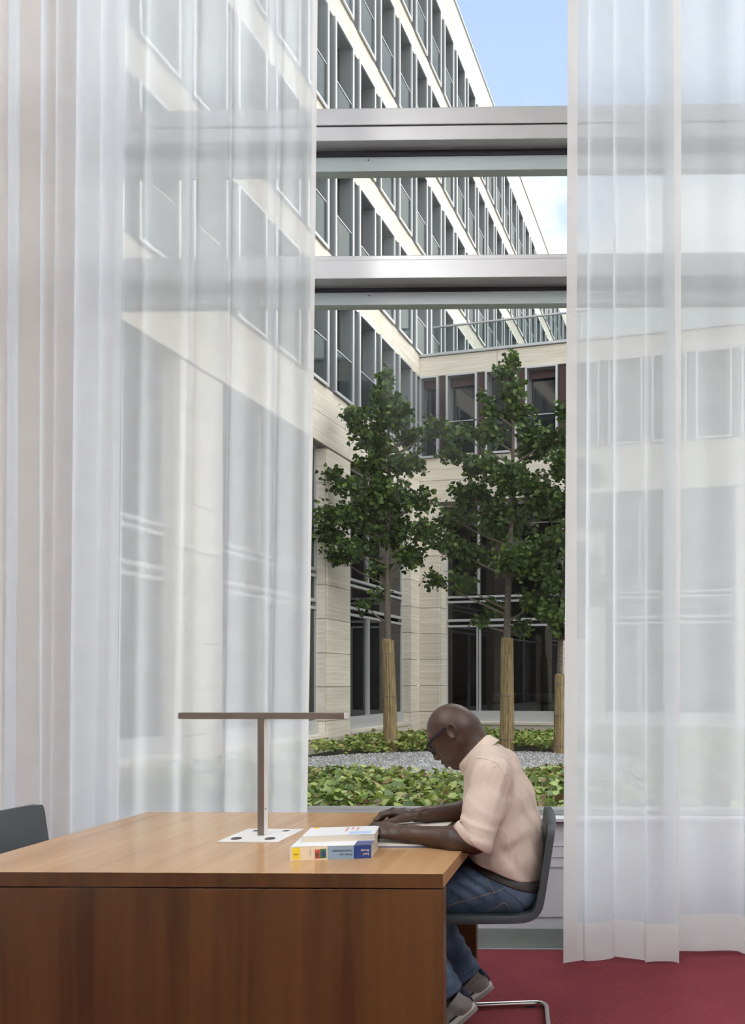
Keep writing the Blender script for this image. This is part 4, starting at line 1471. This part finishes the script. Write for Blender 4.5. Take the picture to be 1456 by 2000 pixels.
# ears
for s in (-1, 1):
    ea = math.radians(28)
    eu = HU * math.cos(ea) - HF * math.sin(ea)
    ef = HF * math.cos(ea) + HU * math.sin(ea)
    ec = hp(-0.006, -0.001, 0.075 * s)
    tiltv = HL * s
    ER = np.array((ef, eu, tiltv))
    body.ell(ec - ef * 0.002, (0.0155, 0.0270, 0.0085), 0.006, R=ER)
    K_ = 16
    ringp = [ec + ef * (math.cos(a) * 0.0145 - 0.003) + eu * (math.sin(a) * 0.0245 + 0.003) + tiltv * (0.006 + 0.004 * (math.cos(a) < 0)) for a in np.linspace(-1.9, 3.3, K_)]
    body.ell(ec + tiltv * 0.012 + eu * 0.003 + ef * 0.001, (0.0098, 0.0170, 0.009), 0.005, 's', R=ER)
    for i in range(K_ - 1):
        body.cone(ringp[i], ringp[i + 1], 0.0036, 0.0036, 0.004)
    body.ell(ec - eu * 0.0225 + ef * 0.003 + tiltv * 0.003, (0.0080, 0.0090, 0.0055), 0.005, R=ER)
    body.ell(ec + ef * 0.011 - eu * 0.002 + tiltv * 0.006, (0.0040, 0.0065, 0.0040), 0.004, R=ER)
# neck, torso under the shirt
NB = np.array((-0.392, 2.83, 1.005))
body.cone(hp(-0.036, -0.028), NB, 0.058, 0.064, 0.03)
body.cone(hp(0.02, -0.060), NB + np.array((-0.03, 0, 0.0)), 0.040, 0.055, 0.03)
body.cone(NB, (-0.335, 2.83, 0.86), 0.058, 0.10, 0.03, ls=1.35)
body.cone((-0.335, 2.83, 0.86), (-0.305, 2.83, 0.62), 0.10, 0.10, 0.03, ls=1.3)
# arms
SH_N, EL_N, WR_N = np.array((-0.345, 2.665, 0.975)), np.array((-0.385, 2.548, 0.778)), np.array((-0.632, 2.618, 0.790))
SH_F, EL_F, WR_F = np.array((-0.350, 2.995, 0.975)), np.array((-0.430, 3.105, 0.790)), np.array((-0.672, 2.955, 0.793))
for S_, E_, W_ in ((SH_N, EL_N, WR_N), (SH_F, EL_F, WR_F)):
    body.cone(S_, E_, 0.050, 0.040, 0.02)
    m1 = E_ * 0.72 + W_ * 0.28
    body.cone(E_, m1, 0.038, 0.043, 0.02)
    body.cone(m1, W_ * 0.86 + E_ * 0.14, 0.043, 0.0295, 0.02)
    body.cone(W_ * 0.86 + E_ * 0.14, W_, 0.0290, 0.0275, 0.012, ls=1.12)
# legs under the jeans
for dd in (-0.095, 0.11):
    body.cone((-0.30, 2.83 + dd, 0.585), (-0.69, 2.83 + dd * 1.15, 0.545), 0.060, 0.045, 0.02)
    body.cone((-0.69, 2.83 + dd * 1.15, 0.545), (-0.51, 2.83 + dd * 1.0, 0.215), 0.045, 0.033, 0.02)
# hands
def hand(wr, knk, fingers, thumb, k=0.007):
    wr = np.array(wr)
    kn = [np.array(p) for p in knk]
    for i, p in enumerate(kn):
        st = wr + (kn[i] - np.mean(kn, 0)) * 0.55
        body.cone(st, p, 0.0165, 0.0120 if i < 3 else 0.0105, 0.012)
    for i in range(3):
        body.cone((kn[i] + wr) / 2, (kn[i + 1] + wr) / 2, 0.0155, 0.0150, 0.012)
    for i, fp in enumerate(fingers):
        pts = [kn[i]] + [np.array(p) for p in fp]
        rad = [0.0110, 0.0095, 0.0086, 0.0072] if i < 3 else [0.0098, 0.0084, 0.0076, 0.0064]
        for j in range(len(pts) - 1):
            body.cone(pts[j], pts[j + 1], rad[j], rad[j + 1], 0.004)
        for j in range(1, len(pts) - 1):
            body.ell(pts[j], (rad[j] * 1.10,) * 3, 0.003)
    tp = [np.array(p) for p in thumb]
    tr_ = [0.0165, 0.0125, 0.0105, 0.0085]
    for j in range(len(tp) - 1):
        body.cone(tp[j], tp[j + 1], tr_[j], tr_[j + 1], 0.006)
# near (left) hand: loose fist resting on its little-finger side, index finger pointing along the page
hand(WR_N,
     [(-0.722, 2.668, 0.812), (-0.730, 2.647, 0.810), (-0.724, 2.627, 0.799), (-0.711, 2.611, 0.785)],
     [[(-0.763, 2.684, 0.806), (-0.786, 2.693, 0.792), (-0.803, 2.699, 0.779)],
      [(-0.766, 2.662, 0.796), (-0.776, 2.672, 0.775), (-0.762, 2.680, 0.766)],
      [(-0.757, 2.638, 0.785), (-0.764, 2.650, 0.768), (-0.748, 2.659, 0.763)],
      [(-0.738, 2.620, 0.774), (-0.745, 2.630, 0.763), (-0.732, 2.639, 0.760)]],
     [(-0.662, 2.652, 0.792), (-0.700, 2.688, 0.786), (-0.734, 2.704, 0.780), (-0.758, 2.709, 0.775)])
# far (right) hand: fingers bent down to the page, thumb towards the camera
hand(WR_F,
     [(-0.748, 2.912, 0.811), (-0.757, 2.934, 0.815), (-0.754, 2.956, 0.808), (-0.744, 2.975, 0.796)],
     [[(-0.787, 2.894, 0.806), (-0.806, 2.883, 0.790), (-0.817, 2.876, 0.774)],
      [(-0.798, 2.921, 0.803), (-0.815, 2.910, 0.784), (-0.819, 2.901, 0.767)],
      [(-0.793, 2.946, 0.794), (-0.805, 2.938, 0.776), (-0.800, 2.930, 0.763)],
      [(-0.775, 2.970, 0.783), (-0.785, 2.963, 0.769), (-0.779, 2.956, 0.761)]],
     [(-0.695, 2.926, 0.788), (-0.733, 2.894, 0.787), (-0.768, 2.878, 0.781), (-0.795, 2.868, 0.772)])
V, Fq = body.surface(1)
del body
man_me = quad_mesh('person', V - MO, Fq, m_skin)
mw = W(MO[0], MO[1])
man = link('person', man_me, None, mw, (0, 0, YAW))
tag(man, 'person in a pale pink shirt and jeans bent over an open book at the table', 'person')
def clothe(name, sdf, mat, smooth=2, parent=None):
    V, Fq = sdf.surface(smooth)
    return link(name, quad_mesh(name, V - MO, Fq, mat), parent or man)

# ---- shirt
def cloth(name, col, dark, scale, rough=0.8, weave=900, wv_amt=0.06, crumple=8):
    m, t, b = mat_new(name)
    c = N(t, 'ShaderNodeTexCoord')
    n = N(t, 'ShaderNodeTexNoise')
    n.inputs['Scale'].default_value = scale
    n.inputs['Detail'].default_value = 5
    t.links.new(c.outputs['Object'], n.inputs['Vector'])
    r = ramp(t, [(0.32, dark), (0.68, col)])
    t.links.new(n.outputs['Fac'], r.inputs[0])
    t.links.new(r.outputs[0], b.inputs['Base Color'])
    b.inputs['Roughness'].default_value = rough
    b.inputs['Specular IOR Level'].default_value = 0.2
    n2 = N(t, 'ShaderNodeTexNoise')
    n2.inputs['Scale'].default_value = weave
    t.links.new(c.outputs['Object'], n2.inputs['Vector'])
    bp = N(t, 'ShaderNodeBump')
    bp.inputs['Strength'].default_value = wv_amt * 5
    bp.inputs['Distance'].default_value = 0.001
    t.links.new(n2.outputs['Fac'], bp.inputs['Height'])
    n4 = N(t, 'ShaderNodeTexNoise')
    n4.inputs['Scale'].default_value = crumple
    n4.inputs['Detail'].default_value = 3
    n4.inputs['Distortion'].default_value = 1.6
    mp4 = N(t, 'ShaderNodeMapping')
    mp4.inputs['Rotation'].default_value = (0.3, 0.5, 0.2)
    mp4.inputs['Scale'].default_value = (1.6, 1.0, 0.55)
    t.links.new(c.outputs['Object'], mp4.inputs[0])
    t.links.new(mp4.outputs[0], n4.inputs['Vector'])
    b4 = N(t, 'ShaderNodeBump')
    b4.inputs['Strength'].default_value = 0.30
    b4.inputs['Distance'].default_value = 0.02
    t.links.new(n4.outputs['Fac'], b4.inputs['Height'])
    t.links.new(b4.outputs[0], bp.inputs['Normal'])
    t.links.new(bp.outputs[0], b.inputs['Normal'])
    return m
m_shirt = cloth('pale_pink_cotton', (0.56, 0.45, 0.375), (0.51, 0.40, 0.33), 7)
shirt = SDF((-0.60, 2.42, 0.48), (-0.13, 3.24, 1.13), 0.0032)
LS = 1.42
ch = [((-0.305, 2.83, 0.56), 0.132), ((-0.310, 2.83, 0.66), 0.139), ((-0.318, 2.83, 0.76), 0.134), ((-0.338, 2.83, 0.87), 0.128), ((-0.362, 2.83, 0.955), 0.104), ((-0.390, 2.83, 1.02), 0.070)]
for (a, ra), (b_, rb_) in zip(ch[:-1], ch[1:]):
    shirt.cone(a, b_, ra, rb_, 0.02, ls=LS if rb_ > 0.11 else 1.38)
for s, S_ in ((-1, SH_N), (1, SH_F)):
    shirt.cone((-0.372, 2.83 + s * 0.06, 1.005), S_ + np.array((0.0, -s * 0.005, 0.0)), 0.066, 0.066, 0.035)
# sleeves
for S_, E_, W_ in ((SH_N, EL_N, WR_N), (SH_F, EL_F, WR_F)):
    E2 = E_ + (E_ - S_) * 0.02
    shirt.cone(S_, S_ * 0.5 + E2 * 0.5, 0.069, 0.066, 0.03)
    shirt.cone(S_ * 0.5 + E2 * 0.5, E2, 0.066, 0.062, 0.025)
    tow = (W_ - E_) / np.linalg.norm(W_ - E_)
# folds
sl, X, Y, Z = shirt.all()
def fold(dx, dy, dz, freq, ph, amp, mask):
    q = (X * dx + Y * dy + Z * dz) * freq + ph
    shirt.D += (amp * mask * (np.sin(q) + 0.35 * np.sin(2.1 * q + 1.3))).astype(np.float32)
bump = lambda cx, cy, cz, rx, ry, rz: np.exp(-(((X - cx) / rx) ** 2 + ((Y - cy) / ry) ** 2 + ((Z - cz) / rz) ** 2))
warp = 0.02 * np.sin(X * 23 + 1) * np.cos(Z * 17)
fold(0.75, 0.15, 0.65, 70, 0.3, 0.0028, bump(-0.24, 2.66, 0.66, 0.12, 0.16, 0.13) * (1 + 8 * warp))
fold(-0.55, 0.1, 0.83, 75, 1.2, 0.0022, bump(-0.30, 2.64, 0.76, 0.10, 0.14, 0.09))
fold(0.9, 0.2, -0.35, 105, 2.0, 0.0034, bump(-0.30, 2.64, 0.93, 0.06, 0.10, 0.08))
fold(0.35, 0.1, 0.94, 130, 0.5, 0.0042, bump(-0.39, 2.57, 0.82, 0.07, 0.12, 0.05))
fold(0.6, 0.0, 0.8, 100, 0.9, 0.0030, bump(-0.355, 2.60, 0.90, 0.06, 0.10, 0.05))
fold(0.15, 0.8, 0.5, 80, 0.0, 0.0028, bump(-0.20, 2.83, 0.80, 0.08, 0.3, 0.18))
fold(0.8, 0.1, 0.6, 70, 0.0, 0.0030, bump(-0.35, 2.68, 0.62, 0.12, 0.16, 0.06))
# hem: rises to the front; cuffs: cut across the forearm
def hemcut(X, Y, Z):
    zz = 0.590 + ((-0.177) - X) * 0.375 + 0.004 * np.sin(X * 30 + Y * 9)
    return (zz - Z) * 0.95
armN, armF = (WR_N - EL_N) / np.linalg.norm(WR_N - EL_N), (WR_F - EL_F) / np.linalg.norm(WR_F - EL_F)
def keep(X, Y, Z):
    d = hemcut(X, Y, Z) + 0 * Y
    return d
shirt.cut(keep)
def cuffcut(E_, ax, off, tilt):
    n_ = np.array((-0.67, 0, -0.74))
    c_ = E_ + np.array((-0.016, 0, 0.018))
    side = -1 if E_ is EL_N else 1
    def fn(X, Y, Z):
        pl = (X - c_[0]) * n_[0] + (Y - c_[1]) * n_[1] + (Z - c_[2]) * n_[2]
        near = np.sqrt((X - c_[0]) ** 2 + (Y - c_[1]) ** 2 + (Z - c_[2]) ** 2) - 0.105
        return np.where(near < 0, pl, -0.02)
    return fn
shirt.cut(cuffcut(EL_N, armN, 0.012, -0.60))
shirt.cut(cuffcut(EL_F, armF, 0.012, -0.55))
so = clothe('shirt', shirt, m_shirt, 2)
so['label'] = 'pale pink shirt with rolled sleeves'
del shirt
# cuffs: rolled bands round the sleeve ends
def cuff(E_, S_, ax, tilt):
    n_ = np.array((-0.67, 0, -0.74))
    c_ = E_ + np.array((-0.013, 0, 0.022))
    u = np.cross(n_, (0, 1, 0)); u /= np.linalg.norm(u)
    v = np.cross(n_, u)
    V, Fc = [], []
    n1, n2 = 40, 10
    for i in range(n1):
        a = 2 * PI * i / n1
        rr_ = 0.060 + 0.0022 * math.sin(a * 3 + 1) + 0.0015 * math.sin(a * 7)
        for j in range(n2):
            b_ = 2 * PI * j / n2
            rad_ = rr_ + 0.0045 * math.cos(b_)
            p = c_ + u * math.cos(a) * rad_ + v * math.sin(a) * rad_ + n_ * (0.014 * math.sin(b_) + 0.002 * math.sin(a * 5))
            V.append(p - MO)
    for i in range(n1):
        for j in range(n2):
            Fc.append((i * n2 + j, ((i + 1) % n1) * n2 + j, ((i + 1) % n1) * n2 + (j + 1) % n2, i * n2 + (j + 1) % n2))
    link('cuff', to_mesh('cuff', V, Fc, m_shirt, True), so)
cuff(EL_N, SH_N, armN, -0.60)
cuff(EL_F, SH_F, armF, -0.55)
# collar: a folded band round the neck, open in front
def collar():
    back = np.array(((957 - CX) / F * 2.83, 2.83, CAMZ - (1446 - CY) / F * 2.83))
    frt = np.array(((908 - CX) / F * 2.83, 2.83, CAMZ - (1500 - CY) / F * 2.83))
    cen = (back + frt) / 2
    ax = (frt - back); hl = np.linalg.norm(ax) / 2; ax /= 2 * hl
    nrm = np.cross(ax, (0, 1, 0)); nrm /= np.linalg.norm(nrm)
    if nrm[2] < 0: nrm = -nrm
    V, Fc = [], []
    n1 = 48
    rows = [(0.0, 0.000, -0.004), (0.002, 0.016, 0.0), (0.005, 0.020, 0.0), (0.009, 0.014, 0.0), (0.014, -0.004, 0.0), (0.019, -0.022, 0.0), (0.020, -0.026, 0.0)]
    for i in range(n1 + 1):
        a = -PI + 0.16 + (2 * PI - 0.32) * i / n1
        ca, sa = -math.cos(a + PI) * -1, math.sin(a)
        ca = -math.cos(a)               # +1 towards the front at the ends
        fr = (1 + ca) / 2
        for (o_, h_, _) in rows:
            hh = h_ * (1.0 if h_ > 0 else (1.0 + 0.9 * fr ** 3))
            p = cen + ax * (ca * (hl * 1.04 + o_)) * 1.0 + np.array((0, 1, 0)) * (sa * (0.068 + o_ * 1.1)) + nrm * hh
            V.append(p - MO)
    m_ = len(rows)
    for i in range(n1):
        for j in range(m_ - 1):
            Fc.append((i * m_ + j, (i + 1) * m_ + j, (i + 1) * m_ + j + 1, i * m_ + j + 1))
    o = link('collar', to_mesh('collar', V, Fc, m_shirt, True), so)
    sd_ = o.modifiers.new('thick', 'SOLIDIFY')
    sd_.thickness = 0.002
collar()

# ---- jeans and belt
m_jean = cloth('blue_denim', (0.105, 0.150, 0.225), (0.050, 0.075, 0.120), 12, 0.85, 1200, 0.12)
def jeans_shape():
    j = SDF((-0.86, 2.58, 0.13), (-0.13, 3.10, 0.72), 0.0034)
    j.cone((-0.290, 2.83, 0.600), (-0.305, 2.83, 0.66), 0.122, 0.118, 0.02, ls=1.36)
    j.cone((-0.272, 2.76, 0.585), (-0.272, 2.90, 0.585), 0.100, 0.100, 0.02)
    for dd, kz in ((-0.095, 0.0), (0.115, 0.004)):
        kn = (-0.70, 2.83 + dd * 1.15, 0.548 + kz)
        j.cone((-0.29, 2.83 + dd, 0.578), kn, 0.094, 0.066, 0.025)
    j.cone((-0.70, 2.83 - 0.109, 0.548), (-0.508, 2.725, 0.205), 0.062, 0.053, 0.02)
    j.cone((-0.70, 2.83 + 0.132, 0.552), (-0.470, 2.925, 0.190), 0.062, 0.053, 0.02)
    return j
jn = jeans_shape()
sl, X, Y, Z = jn.all()
q = (X * 0.75 + Z * 0.55) * 120
jn.D += (0.0035 * np.sin(q + 6 * np.sin(Z * 20)) * np.exp(-(((X + 0.42) / 0.10) ** 2 + ((Z - 0.60) / 0.06) ** 2))).astype(np.float32)
jn.D += (0.0030 * np.sin((Z * 0.9 - X * 0.4) * 130 + 2 * np.sin(Y * 40)) * np.exp(-(((X + 0.52) / 0.12) ** 2 + ((Z - 0.28) / 0.12) ** 2))).astype(np.float32)
# flat seat on the chair
jn.cut(lambda X, Y, Z: np.where(X > -0.64, (0.470 + 0.0 * X) - Z, -0.05) + 0 * Y if False else np.where((X > -0.60) & (Z > 0.40), 0.4795 - Z, -0.05) + 0 * Y, 0.010)
def waistcut(X, Y, Z):
    return (Z - (0.588 + ((-0.177) - X) * 0.375)) + 0 * Y
jn.cut(lambda X, Y, Z: waistcut(X, Y, Z))
def anklecut(c_, n_):
    n_ = np.array(n_) / np.linalg.norm(n_)
    def fn(X, Y, Z):
        pl = (X - c_[0]) * n_[0] + (Y - c_[1]) * n_[1] + (Z - c_[2]) * n_[2]
        near = np.sqrt((X - c_[0]) ** 2 + (Y - c_[1]) ** 2 + (Z - c_[2]) ** 2) - 0.10
        return np.where(near < 0, pl, -0.03)
    return fn
jn.cut(anklecut((-0.505, 2.725, 0.200), (0.50, 0, -0.86)))
jn.cut(anklecut((-0.468, 2.925, 0.185), (0.55, 0, -0.84)))
jo = clothe('jeans', jn, m_jean, 2)
jo['label'] = 'faded blue denim jeans'
del jn
bl = jeans_shape()
bl.D -= np.float32(0.0045)
bl.cut(lambda X, Y, Z: waistcut(X, Y, Z) - 0.004 + 0 * Y)
bl.cut(lambda X, Y, Z: -(waistcut(X, Y, Z) + 0.028) + 0 * Y)
bo = clothe('belt', bl, plain('dark_leather', (0.035, 0.028, 0.024, 1), 0.5), 1)
bo['label'] = 'dark leather belt'
del bl
# stitched seam, pocket lines and belt loop on the near side
def surf_line(pts, name, mat, rad_, jo=jo):
    """Thread laid on the near side of the jeans."""
    dg_ = bpy.context.evaluated_depsgraph_get()
    out = []
    for (x, z) in pts:
        o_ = Vector(loc((x, 2.40, z)))
        hit, p, nr, fi = jo.ray_cast(o_, Vector((0, 1, 0)))
        if hit: out.append(p + nr * rad_ * 0.9)
    if len(out) > 2:
        MB().tube(out, rad_, 5, False).build(name, mat, jo)
def pxz(px, py, d=2.66):
    return ((px - CX) / F * d, CAMZ - (py - CY) / F * d)
def seg(*ps):
    ps = [pxz(*p) for p in ps]
    return [tuple(p) for p in catmull(ps, 8)]
m_thread = plain('ochre_thread', (0.34, 0.24, 0.13, 1), 0.8)
m_seam = plain('denim_seam', (0.05, 0.07, 0.11, 1), 0.85)
bpy.context.view_layer.update()
surf_line(seg((872, 1769), (910, 1757), (950, 1745), (978, 1737), (988, 1729)), 'side_seam', m_thread, 0.0009)
surf_line(seg((930, 1795), (955, 1784), (987, 1762), (1003, 1795)), 'pocket_stitching', m_thread, 0.0009)
surf_line(seg((945, 1700), (955, 1722), (968, 1740)), 'pocket_edge', m_thread, 0.0009)
surf_line(seg((985, 1733), (1010, 1752), (1035, 1790)), 'yoke_seam', m_seam, 0.0016)
m_shseam = plain('shirt_seam', (0.52, 0.42, 0.36, 1), 0.85)
surf_line([pxz(*p, 2.62) for p in ((927, 1486), (938, 1484), (949, 1484), (961, 1487), (972, 1492), (980, 1502), (986, 1514), (990, 1526), (990, 1540), (985, 1555), (977, 1572), (968, 1592), (962, 1606))], 'armhole_seam', m_shseam, 0.0011, so)
surf_line([pxz(*p, 2.72) for p in ((972, 1492), (982, 1488), (993, 1484), (1003, 1480))], 'yoke_seam', m_shseam, 0.0010, so)
lx, lz = pxz(1020, 1737)
bpl = MB().box(-0.006, 0.006, -0.004, 0.004, -0.024, 0.024)
blo = bpl.build('belt_loop', m_seam, jo, tuple(loc((lx, 2.83 - 0.166, lz))), (0, 0.35, 0))
# turned-up trouser ends
def turnup(c_, n_, r0):
    n_ = np.array(n_, float); n_ /= np.linalg.norm(n_)
    u = np.cross(n_, (0, 1, 0)); u /= np.linalg.norm(u)
    v = np.cross(n_, u)
    V, Fc = [], []
    n1, n2 = 36, 8
    for i in range(n1):
        a = 2 * PI * i / n1
        for j in range(n2):
            b_ = 2 * PI * j / n2
            rad_ = r0 + 0.0035 * math.cos(b_) + 0.002 * math.sin(a * 3)
            V.append(np.array(c_) + u * math.cos(a) * rad_ + v * math.sin(a) * rad_ + n_ * 0.010 * math.sin(b_) - MO)
    for i in range(n1):
        for j in range(n2):
            Fc.append((i * n2 + j, ((i + 1) % n1) * n2 + j, ((i + 1) % n1) * n2 + (j + 1) % n2, i * n2 + (j + 1) % n2))
    link('hem', to_mesh('hem', V, Fc, m_jean, True), jo)
turnup((-0.510, 2.725, 0.208), (0.50, 0, -0.86), 0.0535)
turnup((-0.474, 2.925, 0.194), (0.55, 0, -0.84), 0.0535)

# ---- shoes: heel raised, toe on the floor under the table
m_up = plain('grey_suede', (0.17, 0.155, 0.145, 1), 0.85, noise=0.15, nscale=60)
m_navyc = plain('navy_canvas', (0.012, 0.018, 0.04, 1), 0.7)
m_sole = plain('offwhite_rubber', (0.44, 0.42, 0.38, 1), 0.7)
def shoe(heel, pitch, yawz):
    """heel: sole's heel end in the camera-aligned frame; toe points to -x and down by pitch."""
    S = SDF((-0.30, -0.06, -0.01), (0.03, 0.06, 0.14), 0.0028)
    S.cone((-0.030, 0, 0.040), (-0.12, 0, 0.036), 0.033, 0.034, 0.02)
    S.cone((-0.12, 0, 0.036), (-0.235, 0, 0.028), 0.036, 0.028, 0.03, ls=1.2)
    S.cone((-0.035, 0, 0.045), (-0.05, 0, 0.092), 0.033, 0.036, 0.02)
    S.cone((-0.06, 0, 0.085), (-0.15, 0, 0.052), 0.032, 0.030, 0.03)
    S.cut(lambda X, Y, Z: (0.018 - Z) + 0 * X + 0 * Y)
    S.cut(lambda X, Y, Z: (Z - (0.088 + 0.25 * (X + 0.03))) + 0 * Y)
    V, Fq = S.surface(2)
    o = link('shoe', quad_mesh('shoe', V, Fq, m_up), man)
    def sole_mesh(z0, z1, grow, nm, mat):
        out = []
        for i in range(48):
            a = 2 * PI * i / 48
            cx_ = math.cos(a)
            L_ = 0.135 + grow
            xx = -0.132 + cx_ * L_ * (1.0)
            t_ = (xx + 0.132) / L_
            wd_ = (0.037 + 0.009 * math.sin((1 - t_) * 1.2) - 0.004 * max(0, t_)) + grow
            yy = math.copysign(abs(math.sin(a)) ** 0.7, math.sin(a)) * wd_
            out.append((xx, yy))
        V = [(x, y, z0) for x, y in out] + [(x, y, z1) for x, y in out]
        Fc = [(i, (i + 1) % 48, 48 + (i + 1) % 48, 48 + i) for i in range(48)] + [tuple(reversed(range(48))), tuple(48 + i for i in range(48))]
        so_ = link(nm, to_mesh(nm, V, Fc, mat), o)
        return so_
    sole_mesh(0.0, 0.014, 0.0, 'tread', plain('grey_tread', (0.20, 0.19, 0.175, 1), 0.8))
    sole_mesh(0.014, 0.030, 0.001, 'sole', m_sole)
    sole_mesh(0.030, 0.037, -0.0005, 'foxing_stripe', m_navyc)
    MB().tube([(-0.004, 0.0, 0.034), (-0.001, 0.0, 0.062), (-0.004, 0, 0.088)], [0.012, 0.011, 0.009], 10).build('heel_tab', m_navyc, o, smooth=True)
    o.location = tuple(loc(heel))
    o.rotation_euler = (0, -pitch, yawz)
    return o
s1 = shoe((-0.402, 2.715, 0.150), math.radians(37), 0.03)
s2 = shoe((-0.372, 2.925, 0.140), math.radians(34), -0.05)
s1['label'] = 'grey sneaker with white rubber sole, nearer foot'
s2['label'] = 'grey sneaker with white rubber sole, farther foot'

# ---- glasses
m_frame = plain('dark_blue_acetate', (0.004, 0.006, 0.014, 1), 0.4)
gl = empty('glasses', (0, 0, 0), 0, man)
gl['label'] = 'dark blue narrow-rimmed glasses'
for s in (-1, 1):
    pts = [hp(-0.008, 0.012, 0.0755 * s), hp(0.002, 0.026, 0.0762 * s), hp(0.045, 0.026, 0.0745 * s), hp(0.094, 0.022, 0.066 * s)]
    V, Fc = [], []
    for p in pts:
        for du, dl in ((-0.0046, -0.0014), (0.0046, -0.0014), (0.0046, 0.0014), (-0.0046, 0.0014)):
            V.append(p + HU * du + HL * dl * s - MO)
    for i in range(len(pts) - 1):
        for k in range(4):
            Fc.append((i * 4 + k, i * 4 + (k + 1) % 4, (i + 1) * 4 + (k + 1) % 4, (i + 1) * 4 + k))
    Fc += [(0, 1, 2, 3), (4 * len(pts) - 4, 4 * len(pts) - 1, 4 * len(pts) - 2, 4 * len(pts) - 3)]
    link('temple', to_mesh('temple', V, Fc, m_frame), gl)
    cor = [(0.022, 0.066), (0.024, 0.036), (0.021, 0.010), (0.002, 0.009), (-0.013, 0.018), (-0.016, 0.038), (-0.011, 0.058), (0.008, 0.066)]
    cc = catmull(cor + [cor[0]], 4)
    rim = [hp(0.101 - 0.10 * abs(l_) ** 2 * 10 * 0.6, u_, l_ * s) - MO for u_, l_ in cc]
    MB().tube(rim, 0.0024, 6, False).build('rim', m_frame, gl, smooth=True)
    n_ = len(rim)
    cv = np.mean(rim, 0)
    link('lens', to_mesh('lens', list(rim) + [cv], [(i, (i + 1) % n_, n_) for i in range(n_ - 1)], M['near_glass']), gl)
MB().tube([hp(0.100, 0.016, -0.010) - MO, hp(0.104, 0.019, 0) - MO, hp(0.100, 0.016, 0.010) - MO], 0.0018, 6).build('bridge', m_frame, gl)
